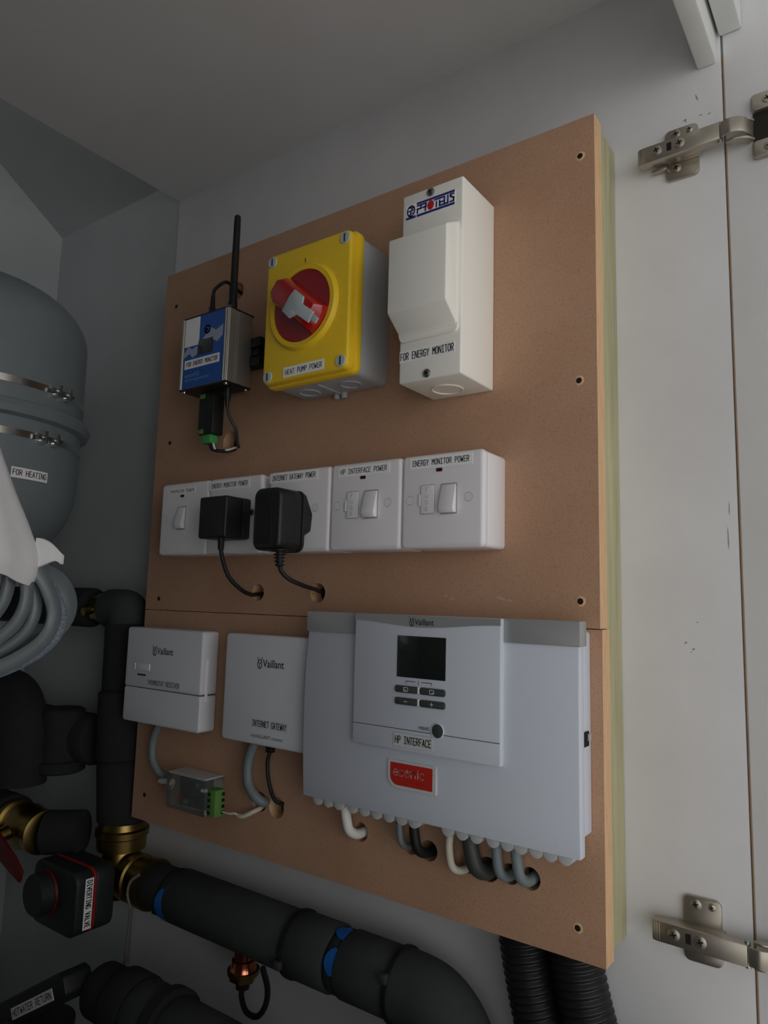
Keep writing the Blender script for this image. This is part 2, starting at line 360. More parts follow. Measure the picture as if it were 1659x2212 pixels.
for x, z in ((-.2112, 1.9048), (-.214, 1.6956), (-.2145, 1.5049)): board_screw(b_up, x, z, .0045)
board_screw(b_lo, -.2191, 1.2471, .0042)
for x, z in ((-.7768, 1.8925), (-.7716, 1.7018), (-.7736, 1.497)): board_screw(b_up, x, z, .0028)
board_screw(b_lo, -.7767, 1.2533, .0028)
for x, z, w, h, r in ((-.2870, 1.5060, .011, .0030, -.35), (-.2790, 1.5045, .006, .0022, -.2), (-.3450, 1.5075, .004, .0020, .2), (-.3380, 1.5050, .006, .0022, -.4), (-.3080, 1.5130, .0030, .0014, .4)):
    d = Vector((math.cos(r), math.sin(r))); n = Vector((-d.y, d.x))
    MB().prism([tuple(Vector((x, z)) + d * i * w / 2 + n * j * h / 2) for i, j in ((-1, -.3), (-.2, -1), (.7, -.5), (1, .2), (.1, .9), (-.6, .6))], 'y', -.06212, -.0618).build('scuff', 'scuff', b_up, smooth=False)
bt = MB().box(-.2175, -.1992, -.0439, -.0002, 1.226, 1.9385).build('timber_batten', 'timber', None, .0015); tag(bt, 'pale green treated timber batten behind the right edge of the boards', 'batten', 'battens behind the boards')
bt2 = MB().box(-.795, -.755, -.0439, -.0002, 1.226, 1.9385).build('timber_batten', 'timber', None, .0015); tag(bt2, 'pale timber batten hidden behind the left edge of the boards', 'batten', 'battens behind the boards')

# ------------------------------------------------------------------ energy monitor
def extr(x0, x1, y0, y1, z0, z1):
    """ribbed aluminium extrusion, section in plan"""
    g = .004; prof = [(x0 + .002, y0), (x1 - .002, y0), (x1, y0 + .002)]
    for yy in (y0 + .010, y0 + .0135): prof += [(x1, yy), (x1 - .0012, yy + .0006), (x1 - .0012, yy + .0024), (x1, yy + .003)]
    prof += [(x1, y1 - .004), (x1 - .002, y1), (x0 + .002, y1), (x0, y1 - .002), (x0, y0 + .002)]
    return MB().prism(prof, 'z', z0, z1)
em = thing('energy_monitor', (-.650, -.0625, 1.75), 'aluminium box with blue front panel and black aerial, for energy monitor', 'monitor')
ex0, ex1, ey0, ey1, ez0, ez1 = -.6925, -.6106, -.113, -.074, 1.7478, 1.8352
extr(ex0, ex1, ey0, ey1, ez0, ez1).build('housing', 'alu', em)
for nm, a, b in (('end_plate', ez0 - .0022, ez0), ('end_plate', ez1, ez1 + .0022)):
    e = MB().box(ex0, ex1, ey0, ey1, a, b).build(nm, 'black_plastic', em, .0005)
    for x in (ex0 + .004, ex1 - .004):
        for y in (ey0 + .004, ey1 - .004):
            zz = a if a < 1.8 else b; s_ = -1 if a < 1.8 else 1
            MB().lathe((x, y, zz), (x, y, zz + s_ * .0022), [(0, .0027), (.6, .0025), (1, .0012)], 14).build('screw', 'bright_steel', e)
fx0, fx1 = ex0 + .0055, ex1 - .0075
fp = MB().box(fx0, fx1, ey0 - .0006, ey0, ez0 + .0004, ez1 - .0004).build('front_panel', 'blue_label', em, smooth=False)
for x0_, x1_ in ((ex0 + .0003, ex0 + .0042), (ex1 - .0062, ex1 - .0035), (ex1 - .0026, ex1 - .0002)):
    MB().cyl(((x0_ + x1_) / 2, ey0 - .0002, ez0), ((x0_ + x1_) / 2, ey0 - .0002, ez1), (x1_ - x0_) / 2, n=12).build('corner_rib', 'alu', em)
yq = ey0 - .0008
MB().box(fx0 + .0005, fx0 + .0262, yq - .0002, yq + .0002, 1.7995, 1.8345).build('sticker', 'label_white', fp, smooth=False)
strokes('emblem', [circ(-.6465, 1.8155, .0045, 18) + [(-.642, 1.8155)]], .0022, lambda u, v: (u, yq, v), 'light_blue_print', fp)
MB().cyl((-.648, yq, 1.8155), (-.648, yq - .0006, 1.8155), .0018, n=12).build('button', 'dark_hole', fp)
P = lambda *q: MB().add([(x, yq, z) for x, z in q], [tuple(range(len(q)))])
P((-.6545, 1.805), (-.640, 1.8165), (-.631, 1.8115), (-.6188, 1.8165), (-.6188, 1.8035), (-.628, 1.797), (-.6400, 1.803)).build('zigzag_print', 'pale_print', fp, smooth=False)
P((fx0, 1.7925), (-.679, 1.7995), (-.672, 1.7955), (-.6625, 1.7985), (-.6625, 1.788), (-.671, 1.7845), (-.6765, 1.7905), (fx0, 1.786)).build('zigzag_print', 'pale_print', fp, smooth=False)
MB().box(-.6608, -.6358, yq - .0006, yq + .0004, 1.7865, 1.804).build('display', 'lcd', fp, .0003)
t_ = tape(em, 'FOR ENERGY MONITOR', -.6842, -.6224, 1.7715, 1.7825, yq - .0003, slope=.0, lw=.15)
font_text('emonPi2', lambda u, v: (-.683 + u, yq, 1.761 + v), .026, 'light_blue_print', fp)
font_text('openenergymonitor', lambda u, v: (-.683 + u, yq, 1.7562 + v), .044, 'light_blue_print', fp)
MB().box(-.690, -.600, -.074, -.0625, 1.788, 1.797).build('mounting_clip', 'black_plastic', em, .001)
for z in (1.7735, 1.7965):
    MB().box(-.622, -.594, -.078, -.0625, z, z + .0125).build('mounting_clip', 'black_plastic', em, .002)
an = MB().lathe((-.6262, -.095, ez1 + .002), (-.6246, -.096, 1.9605), [(0, .0035), (.03, .0055), (.10, .0055), (.13, .0048), (.30, .0048), (.32, .0044), (.9, .0040), (.985, .0038), (1, .0020)], 16).build('aerial', 'black_rubber', em)
MB().lathe((-.6264, -.095, ez1 + .002), (-.6264, -.095, ez1 + .008), [(0, .0042), (1, .0042)], 6).build('aerial_nut', 'bright_steel', an)
c1 = thing('power_lead', (-.6625, -.095, ez1 + .0024), 'short black lead looping from the top of the blue-fronted box into the board', 'cable')
MB().lathe((-.6625, -.095, ez1 + .0024), (-.6625, -.095, 1.868), [(0, .0042), (.45, .0042), (.5, .0034), (1, .0024)], 14).build('plug', 'black_plastic', c1)
MB().tube([(-.6625, -.095, 1.866), (-.661, -.094, 1.876), (-.650, -.088, 1.885), (-.6555, -.072, 1.888), (-.657, -.050, 1.884)], .0021, 10).build('lead', 'black_rubber', c1)
ad = thing('serial_adapter', (-.655, -.095, 1.69), 'black adapter hanging below the blue-fronted box, with green terminals', 'adapter')
MB().box(-.6700, -.6440, -.101, -.083, 1.692, 1.7420).build('body', 'black_plastic', ad, .002)
for z in (1.7395, 1.6965): MB().box(-.6682, -.6590, -.1014, -.100, z - .0035, z + .002).build('terminal', 'terminal_green', ad, .0003)
MB().box(-.6650, -.6490, -.0985, -.0865, 1.682, 1.692).build('terminal_plug', 'bright_green', ad, .0008)
font_text('USB TO RS485', lambda u, v: (-.6555 - v, -.1012, 1.703 + u), .026, 'ink_grey', ad)
wl_ = [MB().tube([(-.6628, -.0925, 1.684), (-.672, -.09, 1.690), (-.671, -.083, 1.705)], .0011, 8), MB().tube([(-.655, -.0925, 1.6838), (-.652, -.091, 1.675), (-.642, -.080, 1.674), (-.645, -.058, 1.682)], .0022, 8), MB().tube([(-.651, -.0925, 1.6838), (-.648, -.088, 1.673), (-.640, -.077, 1.676), (-.6445, -.056, 1.685)], .0013, 8)]
for q, m_ in zip(wl_, ('cable_white', 'black_rubber', 'cable_white')): q.build('wire', m_, ad)
c2 = thing('signal_lead', (-.6268, -.095, 1.742), 'dark grey lead with black plug curving from the monitor box into the lower hole', 'cable')
MB().lathe((-.6268, -.095, 1.7452), (-.6262, -.095, 1.722), [(0, .004), (.5, .004), (.55, .0032), (1, .002)], 14).build('plug', 'black_plastic', c2)
MB().tube([(-.6262, -.095, 1.724), (-.624, -.093, 1.712), (-.621, -.084, 1.696), (-.634, -.068, 1.683), (-.648, -.048, 1.684)], .0019, 10).build('lead', 'cable_dark', c2)

# ------------------------------------------------------------------ yellow isolator
iso = thing('isolator_switch', (-.477, -.062, 1.722), 'grey rotary isolator box with yellow lid and red handle', 'switch')
MB().prism(rrect(-.5345, -.4185, 1.7235, 1.8675, .008), 'y', -.0622, -.111).build('box', 'grey_plastic', iso, .0015)
rplate('lid_rim', -.5365, -.4165, 1.7215, 1.8695, .008, -.1105, -.121, 'yellow_plastic', iso, .002, 2)
lid = rplate('lid', -.5340, -.4190, 1.7240, 1.8670, .007, -.1195, -.130, 'yellow_plastic', iso, .0025, 3)
cx, cz = -.4785, 1.7985
MB().lathe((cx, -.1296, cz), (cx, -.1345, cz), [(0, .0465), (.35, .046), (1, .0435), (1, .0385), (0.2, .0383)], 56).build('dial_ring', 'yellow_plastic', iso)
dial = MB().lathe((cx, -.1305, cz), (cx, -.1338, cz), [(0, .0382), (.8, .0382), (1, .0374)], 56).build('dial', 'red_plastic', iso)
e1 = Vector((.775, -.632)); e2 = Vector((.632, .775)); hc = Vector((cx + .0015, cz - .001))
def hp(s_, t_): return tuple(hc + e1 * s_ + e2 * t_)
hb = [[(hp(s_, t_)[0], y, hp(s_, t_)[1]) for s_, t_ in o] for y, o in (
    (-.1337, ((-.030, -.0165), (.034, -.0160), (.0365, 0), (.034, .0160), (-.030, .0165), (-.0375, .008), (-.0375, -.008))),
    (-.1430, ((-.031, -.0145), (.031, -.0135), (.033, 0), (.031, .0135), (-.031, .0145), (-.0385, .008), (-.0385, -.008))),
    (-.1490, ((-.028, -.0115), (.027, -.0110), (.0285, 0), (.027, .0110), (-.028, .0115), (-.0355, .007), (-.0355, -.007))))]
hd = MB().rings(hb).build('handle', 'red_sheer', iso, .001)
ins = [(-.4893, 1.7892), (-.4795, 1.8025), (-.4725, 1.8080), (-.4603, 1.7977), (-.4618, 1.7905), (-.4461, 1.7790), (-.4531, 1.7691), (-.469, 1.7808), (-.4787, 1.7792)]
MB().prism(ins, 'y', -.1488, -.1510).build('handle_insert', 'pale_grey', hd, .0005)
MB().prism([(-.4475, 1.7775), (-.4405, 1.7712), (-.4445, 1.7666), (-.4515, 1.7725)], 'y', -.1485, -.1500).build('handle_insert', 'pale_grey', hd, .0004)
font_text('OFF', lambda u, v: (-.4775 + u * .78 + v * .6, -.15115, 1.7848 - u * .6 + v * .78), .0075, 'label_white', hd)
for x, z in ((-.526, 1.8589), (-.4265, 1.8585), (-.4268, 1.7318), (-.5255, 1.7315)):
    s_ = MB().lathe((x, -.1297, z), (x, -.1312, z), [(0, .0062), (1, .0058)], 20).build('lid_screw', 'pale_grey', iso)
    MB().box(x - .0008, x + .0008, -.1316, -.1310, z - .0042, z + .0042).build('slot', 'ink_grey', s_, smooth=False)
MB().box(-.4793, -.4783, -.1302, -.1298, 1.8465, 1.8515).build('mark_on', 'ink_grey', lid, smooth=False)
strokes('mark_off', [circ(-.5125, 1.8255, .0022, 14) + [(-.5103, 1.8255)]], .0006, lambda u, v: (u, -.1302, v), 'ink_grey', lid)
tape(iso, 'HEAT PUMP POWER', -.5030, -.4480, 1.7268, 1.7378, -.1304, slope=.006)
for x in (-.5055, -.4485):
    MB().lathe((x, -.0865, 1.7236), (x, -.0865, 1.7222), [(0, .0125), (.4, .0125), (1, .0118), (1, .0105), (0, .0100)], 32).build('knockout', 'grey_plastic', iso, smooth=True)
MB().box(-.4805, -.4765, -.105, -.064, 1.7220, 1.7240).build('seam_rib', 'grey_plastic', iso, .0006)
for x in (-.4835, -.4735): MB().cyl((x, -.066, 1.7236), (x, -.066, 1.7175), .0036, .0033, 16).build('fixing_lug', 'grey_plastic', iso)

# ------------------------------------------------------------------ metal fuse enclosure
fu = thing('fuse_enclosure', (-.329, -.062, 1.699), 'tall white metal fuse enclosure with a raised cover and PROTEUS logo', 'enclosure')
MB().box(-.3620, -.2965, -.124, -.0622, 1.6992, 1.8832).build('case', 'powder_coat', fu, .0018, 3)
MB().prism([(-.1235, 1.841), (-.1455, 1.829), (-.1455, 1.7595), (-.1272, 1.7455), (-.1265, 1.742), (-.1235, 1.742)], 'x', -.3620, -.3000).build('cover', 'powder_coat', fu, .0015, 3)
MB().prism(rrect(-.3612, -.2992, 1.7372, 1.7490, .0055), 'y', -.1238, -.1264).build('cover_lip', 'powder_coat', fu, .0005)
screw_pan(fu, -.3304, 1.8779, -.124, .0040, h=.0024)
screw_pan(fu, -.3311, 1.7045, -.124, .0040, h=.0024, rot=.8)
tape(fu, 'FOR ENERGY MONITOR', -.3612, -.3030, 1.7188, 1.7295, -.1243, 'label_white', pad=(.02, .2), lw=.12)
MB().lathe((-.331, -.0885, 1.6993), (-.331, -.0885, 1.6982), [(0, .0155), (.3, .0155), (1, .0148), (1, .0140), (0, .0136)], 36).build('knockout', 'powder_coat', fu)
lg = MB().box(-.3578, -.3043, -.1244, -.1240, 1.8574, 1.8722).build('logo_sticker', 'label_white', fu, smooth=False)
FL = lambda u, v: (-.3578 + u, -.1246, 1.8574 + v)
def quad(nm, u0, u1, v0, v1, m, par): MB().add([FL(u0, v0), FL(u1, v0), FL(u1, v1), FL(u0, v1)], [(0, 1, 2, 3)]).build(nm, m, par, smooth=False)
quad('logo_bar', .0122, .0530, .0124, .0146, 'logo_blue', lg); quad('logo_bar', .0122, .0530, .0003, .0026, 'logo_blue', lg)
quad('logo_bar', .0005, .0112, .0003, .0028, 'logo_blue', lg)
strokes('logo_globe', [[(.0058 + .0040 * math.cos(a), .0082 + .0052 * math.sin(a)) for a in [2 * math.pi * i / 24 for i in range(25)]], [(.0022, .0085), (.0094, .0085)], [(.0058, .0032), (.0052, .008), (.0074, .0105), (.0046, .0125)], [(.0035, .0045), (.008, .0062)], [(.0035, .012), (.0082, .0112)]], .0012, FL, 'logo_blue', lg)
LW = {'P': [[(0, 0), (0, 3.4)], [(0, 6), (4, 6), (4, 3.2), (0, 3.2)]], 'R': [[(0, 6), (4, 6), (4, 3.3), (.6, 3.3)], [(3.4, 3.2), (3.4, 0)]], 'T': [[(0, 6), (4, 6)], [(2, 0), (2, 4)]], 'E': [[(0, 6), (4, 6)], [(.4, 4), (.4, 0), (4, 0)], [(.4, 2.6), (4, 2.6)]],
      'U': [[(0, 6), (0, 0), (3.6, 0), (3.6, 6)]], 'S': [[(3.6, 6), (.5, 6), (.3, 4.4), (3.8, 2.6), (3.6, .2), (0, 0)]]}
mbl = MB()
for ch, u0 in (('P', .0130), ('R', .0184), ('T', .0317), ('E', .0368), ('U', .0422), ('S', .0482)):
    for l in LW[ch]: ribbon(mbl, [(u0 + p[0] / 4 * .0040, .0040 + p[1] / 6 * .0072) for p in l], .0016, FL)
mbl.build('lettering', 'logo_blue', lg, smooth=False)
mbr = MB(); mbr.add([FL(.0274 + .0036 * math.cos(2 * math.pi * i / 24), .0077 + .0046 * math.sin(2 * math.pi * i / 24)) for i in range(24)], [tuple(range(24))]); mbr.build('logo_dot', 'logo_red', lg, smooth=False)

# ------------------------------------------------------------------ row of plates
def accessory(name, x0, label, cat, text, tx0, tx1, tz0, tz1):
    o = thing(name, (x0 + .043, -.062, 1.549), label, cat, 'row of white wiring accessories'); x1 = x0 + .0862
    MB().prism(rrect(x0 + .0006, x1 - .0006, 1.5495, 1.6345, .004), 'y', -.0622, -.0955).build('back_box', 'white_plastic', o, .001)
    MB().prism(rrect(x0, x1, 1.5488, 1.6352, .005), 'y', -.0955, -.105).build('faceplate', 'white_plastic', o, .004, 4)
    tape(o, text, tx0, tx1, tz0, tz1, -.1053, slope=.0)
    return o
def cap(o, x, z=1.5932):
    MB().lathe((x, -.1048, z), (x, -.1052, z), [(0, .0043), (.5, .0043), (1, .0040)], 20).build('screw_cap', 'relief_shade', o)
    MB().lathe((x, -.1050, z), (x, -.1053, z), [(0, .0038), (1, .0038)], 20).build('screw_cap', 'white_plastic', o)
def rocker(o, x0, x1, z0, z1):
    MB().prism(rrect(x0 - .0012, x1 + .0012, z0 - .0012, z1 + .0012, .0015), 'y', -.1046, -.1052).build('rocker_recess', 'relief_shade', o)
    MB().prism([(-.104, z0), (-.104, z1), (-.1062, z1), (-.1115, z0 + .004), (-.1098, z0)], 'x', x0, x1).build('rocker', 'white_plastic', o, .0007)
def neon(o, x, z, w=.0062): MB().box(x - w / 2, x + w / 2, -.1056, -.1045, z - .0016, z + .0016).build('neon', 'neon', o, .0003)
def fuse(o, x0, x1, z0, z1):
    f_ = rplate('fuse_holder', x0, x1, z0, z1, .0015, -.1046, -.1060, 'white_plastic', o, .0005)
    rplate('surround', x0 - .0006, x1 + .0006, z0 - .0006, z1 + .0006, .0018, -.1046, -.1052, 'relief_shade', f_)
    MB().box(x0 - .0022, x0 - .0002, -.1062, -.1046, z0 + .007, z1 - .008).build('tab', 'white_plastic', f_, .0004)
    for i, ch in enumerate('FUSE'):
        tape_text(ch, .0026, .0034, (lambda zz: lambda u, v: ((x0 + x1) / 2 - .0016 + u, -.1062, zz + v))(z1 - .0056 - i * .0059), 'relief_shade', f_, .09)
im = accessory('wall_switch', -.7242, 'white switch plate labelled IMMERSION POWER at the far left of the row', 'switch', 'IMMERSION POWER', -.7105, -.6612, 1.6215, 1.6290)
rocker(im, -.6905, -.6775, 1.5800, 1.6055); neon(im, -.6846, 1.6192)
cap(im, -.7150)
s1 = accessory('power_socket', -.6378, 'white socket plate labelled ENERGY MONITOR POWER behind the square black adapter', 'socket', 'ENERGY MONITOR POWER', -.6368, -.5708, 1.6215, 1.6322)
MB().lathe((-.5656, -.1046, 1.5933), (-.5656, -.1052, 1.5933), [(0, .0046), (1, .0042)], 18).build('screw_well', 'relief_shade', s1)
screw_pan(s1, -.5656, 1.5933, -.1050, .0032, h=.0008)
s2 = accessory('power_socket', -.5418, 'white socket plate labelled INTERNET GATEWAY POWER behind the ribbed black adapter', 'socket', 'INTERNET GATEWAY POWER', -.5400, -.4722, 1.6225, 1.6335)
cap(s2, -.4746)
f1 = accessory('fused_switch', -.4556, 'white fused switch plate labelled HP INTERFACE POWER', 'switch', 'HP INTERFACE POWER', -.4455, -.3830, 1.6217, 1.6320)
f2 = accessory('fused_switch', -.3693, 'white fused switch plate labelled ENERGY MONITOR POWER at the right end of the row', 'switch', 'ENERGY MONITOR POWER', -.3602, -.2942, 1.6220, 1.6328)
for o, dx in ((f1, -.0863), (f2, 0.)):
    neon(o, -.3281 + dx, 1.6196); cap(o, -.3592 + dx); cap(o, -.2981 + dx)
    fuse(o, -.3472 + dx, -.3330 + dx, 1.5803, 1.6062); rocker(o, -.3252 + dx, -.3104 + dx, 1.5800, 1.6055)

# plug-in adapters
pa = thing('power_adapter', (-.589, -.1056, 1.563), 'square black plug adapter in the ENERGY MONITOR socket', 'adapter', 'black plug-in adapters')
MB().box(-.6105, -.5680, -.1405, -.1056, 1.5628, 1.6080).build('body', 'black_plastic', pa, .0028, 3)
MB().box(-.6085, -.5660, -.1180, -.1056, 1.5635, 1.6075).build('back_shell', 'black_plastic', pa, .002)
MB().lathe((-.5785, -.135, 1.5632), (-.5783, -.135, 1.5500), [(0, .0036), (.9, .0032), (1, .0024)], 14).build('strain_relief', 'black_rubber', pa)
MB().tube([(-.5783, -.135, 1.552), (-.5765, -.133, 1.540), (-.572, -.127, 1.522), (-.570, -.110, 1.509), (-.578, -.088, 1.5045), (-.5915, -.066, 1.5052), (-.5955, -.046, 1.506)], .0023, 12).build('cord', 'black_rubber', pa)
pb = thing('power_adapter', (-.495, -.1056, 1.547), 'rounded black plug adapter with ribbed cord grip in the INTERNET GATEWAY socket', 'adapter', 'black plug-in adapters')
MB().prism(rrect(-.5130, -.4762, 1.5470, 1.6085, .009), 'y', -.1205, -.1540).build('body', 'black_plastic', pb, .004, 4)
MB().prism(rrect(-.5135, -.4757, 1.5465, 1.6090, .009), 'y', -.1180, -.1215).build('back_shell', 'black_plastic', pb, .0008)
MB().prism([(-.520, 1.5680), (-.4875, 1.5640), (-.4780, 1.5690), (-.4765, 1.5865), (-.4860, 1.6075), (-.520, 1.6075)], 'y', -.1056, -.1185).build('plug_base', 'black_plastic', pb, .002)
for i in range(9): MB().box(-.5085 + i * .0026, -.5073 + i * .0026, -.1546, -.1535, 1.553 , 1.603).build('rib', 'black_plastic', pb, .0002)
MB().lathe((-.4800, -.148, 1.5475), (-.4792, -.148, 1.5310), [(0, .0075), (.08, .0075), (.1, .0035), (.22, .0035), (.24, .0062), (.3, .0062), (.32, .0035), (.42, .0034), (.44, .0056), (.5, .0056), (.52, .0032), (.62, .0032), (.64, .005), (.7, .005), (.72, .003), (.82, .003), (.84, .0045), (.9, .0045), (1, .0024)], 16).build('strain_relief', 'black_rubber', pb)
MB().tube([(-.4792, -.148, 1.533), (-.4775, -.146, 1.526), (-.4735, -.138, 1.519), (-.474, -.118, 1.514), (-.486, -.088, 1.5115), (-.4985, -.066, 1.510), (-.505, -.044, 1.509)], .0022, 12).build('cord', 'black_rubber', pb)

# ------------------------------------------------------------------ thermostat receiver
rc = thing('thermostat_receiver', (-.726, -.062, 1.346), 'small white wall box labelled THERMOSTAT RECEIVER', 'receiver')
MB().prism(rrect(-.7985, -.6545, 1.3872, 1.4605, .004), 'y', -.0622, -.0868).build('upper_shell', 'receiver_plastic', rc, .0022, 3)
MB().prism(rrect(-.7985, -.6545, 1.3455, 1.3878, .004), 'y', -.0622, -.0866).build('lower_cover', 'receiver_plastic', rc, .0018, 3)
MB().box(-.7975, -.6552, -.0862, -.064, 1.3870, 1.3880).build('joint_line', 'ink_grey', rc, smooth=False)
vaillant_mark(rc, -.7450, 1.4300, .0385, -.0870, 'ink_grey')
bt_ = rplate('button', -.7795, -.7495, 1.4085, 1.4168, .001, -.0860, -.0874, 'receiver_plastic', rc, .0004)
for x in (-.7790, -.7512): MB().box(x, x + .0018, -.0878, -.0866, 1.4087, 1.4166).build('light_pipe', 'label_white', bt_, .0003)
MB().box(-.7730, -.7565, -.0869, -.0862, 1.4020, 1.4042).build('indicator', 'ink_grey', rc, smooth=False)
tape(rc, 'THERMOSTAT RECEIVER', -.7545, -.6885, 1.3908, 1.3998, -.0871, 'receiver_plastic', pad=(.05, .22), lw=.13)
rplate('side_vent', -.0790, -.0735, 1.3790, 1.4300, .002, -.6545, -.6535, 'white_plastic', rc) if False else MB().prism(rrect(-.0800, -.0760, 1.3800, 1.4290, .0018), 'x', -.6550, -.6538).build('side_slot', 'white_plastic', rc, .0003)
rcb = MB().tube([(-.7395, -.074, 1.3475), (-.7505, -.0735, 1.325), (-.7495, -.0735, 1.302), (-.7395, -.069, 1.286), (-.741, -.05, 1.280)], .0046, 14).build('grey_cable', 'cable_grey'); tag(rcb, 'grey cable dropping from the thermostat receiver into the board', 'cable', 'grey cables entering the boards')

# ------------------------------------------------------------------ internet gateway
gw = thing('internet_gateway', (-.555, -.062, 1.345), 'square white wall box labelled INTERNET GATEWAY beside the large controller', 'gateway')
MB().prism(rrect(-.6175, -.4925, 1.3455, 1.4612, .005), 'y', -.0722, -.0850).build('front_shell', 'receiver_plastic', gw, .002, 3)
MB().prism(rrect(-.6155, -.4945, 1.3475, 1.4592, .005), 'y', -.0622, -.0722).build('back_shell', 'receiver_plastic', gw, .001)
vaillant_mark(gw, -.5660, 1.4275, .0390, -.0852, 'ink_grey')
tape(gw, 'INTERNET GATEWAY', -.5725, -.5172, 1.3630, 1.3730, -.0853, 'receiver_plastic', pad=(.05, .20), lw=.13)
font_text('myVAILLANT connect', lambda u, v: (-.5710 + u, -.0852, 1.3533 + v), .0465, 'ink_grey', gw)
gcb = MB().tube([(-.5722, -.076, 1.3485), (-.5815, -.0765, 1.325), (-.5800, -.077, 1.303), (-.5695, -.076, 1.290), (-.5640, -.068, 1.2835), (-.5755, -.048, 1.2810)], .0052, 14).build('grey_cable', 'cable_grey'); tag(gcb, 'grey cable curving from the internet gateway down to the board hole', 'cable', 'grey cables entering the boards')
gpb = thing('power_lead', (-.5502, -.076, 1.345), 'thin black lead dropping from the internet gateway into a round hole', 'cable')
MB().box(-.5545, -.5460, -.0795, -.0725, 1.3380, 1.3474).build('plug', 'black_plastic', gpb, .001)
MB().tube([(-.5502, -.076, 1.340), (-.5525, -.077, 1.326), (-.5490, -.077, 1.308), (-.5425, -.075, 1.292), (-.5400, -.067, 1.286), (-.548, -.048, 1.282)], .0021, 10).build('lead', 'black_rubber', gpb)

# ------------------------------------------------------------------ clear relay module
rm = thing('clear_module', (-.665, -.0622, 1.258), 'small clear plastic box with a green circuit board, hanging on the board', 'module')
MB().prism(rrect(-.7000, -.6330, 1.2590, 1.2985, .003), 'y', -.0625, -.0900).build('clear_case', 'clear_plastic', rm, .0012)
MB().prism(rrect(-.6985, -.6345, 1.2970, 1.2992, .001), 'y', -.0630, -.0890).build('clear_top', 'frosted_plastic', rm)
pc = MB().box(-.6860, -.6360, -.0780, -.0760, 1.2625, 1.2955).build('circuit_board', 'pcb', rm, smooth=False)
for x, z, w, h, d, m_ in ((-.668, 1.280, .014, .012, .009, 'black_plastic'), (-.650, 1.272, .010, .013, .008, 'black_plastic'), (-.654, 1.288, .006, .004, .004, 'zinc'), (-.682, 1.2705, .006, .005, .004, 'valve_red'), (-.646, 1.284, .004, .003, .003, 'label_white'), (-.672, 1.268, .008, .004, .004, 'zinc')):
    MB().box(x - w / 2, x + w / 2, -.0780 - d, -.0775, z - h / 2, z + h / 2).build('component', m_, pc, smooth=False)
tb = MB().box(-.6340, -.6205, -.0860, -.0720, 1.2600, 1.2885).build('terminal_block', 'terminal_green', rm, .0008)
for i in range(4):
    z = 1.2640 + i * .0065
    MB().box(-.6208, -.6198, -.0765, -.0730, z - .0018, z + .0018).build('wire_port', 'dark_hole', tb, smooth=False)
    MB().box(-.6325, -.6285, -.0864, -.0855, z - .0016, z + .0016).build('wire_port', 'dark_hole', tb, smooth=False)
MB().lathe((-.7000, -.078, 1.2815), (-.7140, -.078, 1.2825), [(0, .006), (.5, .006), (.6, .0045), (1, .0034)], 14).build('plug', 'cable_white', rm)
MB().tube([(-.713, -.078, 1.2825), (-.722, -.077, 1.2805), (-.7335, -.073, 1.2790), (-.7400, -.055, 1.2770)], .0026, 10).build('wire', 'cable_white', rm)
MB().tube([(-.6200, -.0750, 1.2645), (-.608, -.076, 1.2650), (-.600, -.075, 1.2665), (-.5945, -.073, 1.2640)], .0011, 8).build('wire', 'cable_white', rm)
MB().tube([(-.5960, -.0735, 1.2643), (-.588, -.073, 1.2655), (-.578, -.067, 1.2715), (-.575, -.050, 1.275)], .0024, 10).build('wire', 'cable_cream', rm)

# ------------------------------------------------------------------ heat-pump interface
hi = thing('heat_pump_interface', (-.346, -.062, 1.31), 'large white heating controller with a dark screen, labelled HP INTERFACE', 'controller')
MB().prism(rrect(-.4840, -.2064, 1.3212, 1.4808, .003), 'y', -.0622, -.0835).build('base', 'cool_plastic', hi, .0015)
cp = [(-.0815, 1.3085), (-.0920, 1.3085), (-.0932, 1.330), (-.0942, 1.360), (-.0945, 1.400), (-.0940, 1.435), (-.0922, 1.4690), (-.0922, 1.4885), (-.0815, 1.4885)]
cr = MB()
def crx(z, s_): return (-.4875 - .0018 * math.sin(math.pi * (z - 1.3085) / .18)) if s_ < 0 else (-.2050 + .0006 * math.sin(math.pi * (z - 1.3085) / .18))
cr.rings([[(crx(z, s_), y, z) for y, z in cp] for s_ in (-1, 1)]).build('cover', 'cool_plastic', hi, .0012, 2)
for x0, x1 in ((-.4890, -.4262), (-.2690, -.2030)):
    MB().prism(rrect(x0, x1, 1.4690, 1.4890, .0008), 'y', -.0800, -.0945).build('silver_strip', 'silver_paint', hi, .0006)
X0, X1 = -.4220, -.2690
md = MB().prism([(-.0900, 1.3690), (-.1000, 1.3690), (-.1000, 1.3870), (-.1005, 1.4300), (-.1002, 1.4888), (-.0870, 1.4888)], 'x', X0, X1).build('control_module', 'cool_plastic', hi, .0010)
bot = [(X0 + (X1 - X0) * i / 24, 1.4829 - .0046 * math.sin(math.pi * i / 24) ** 2) for i in range(25)]
MB().prism(bot + [(X1, 1.4886), (X0, 1.4886)], 'y', -.0995, -.1009).build('silver_band', 'silver_paint', md)
vaillant_mark(md, -.3592, 1.4805, .0255, -.1011, 'ink_grey')
MB().box(X0 + .0004, X1 - .0004, -.1003, -.0985, 1.3873, 1.3878).build('flap_joint', 'button_grey', md, smooth=False)
sc = MB().box(-.3722, -.3212, -.1011, -.0998, 1.4334, 1.4703).build('screen', 'lcd', md, .0003)
for x in (-.3712, -.3697): MB().box(x, x + .0003, -.1013, -.1009, 1.4342, 1.4696).build('screen_edge', 'ink_grey', sc, smooth=False)
FM = lambda u, v: (u, -.1010, v)
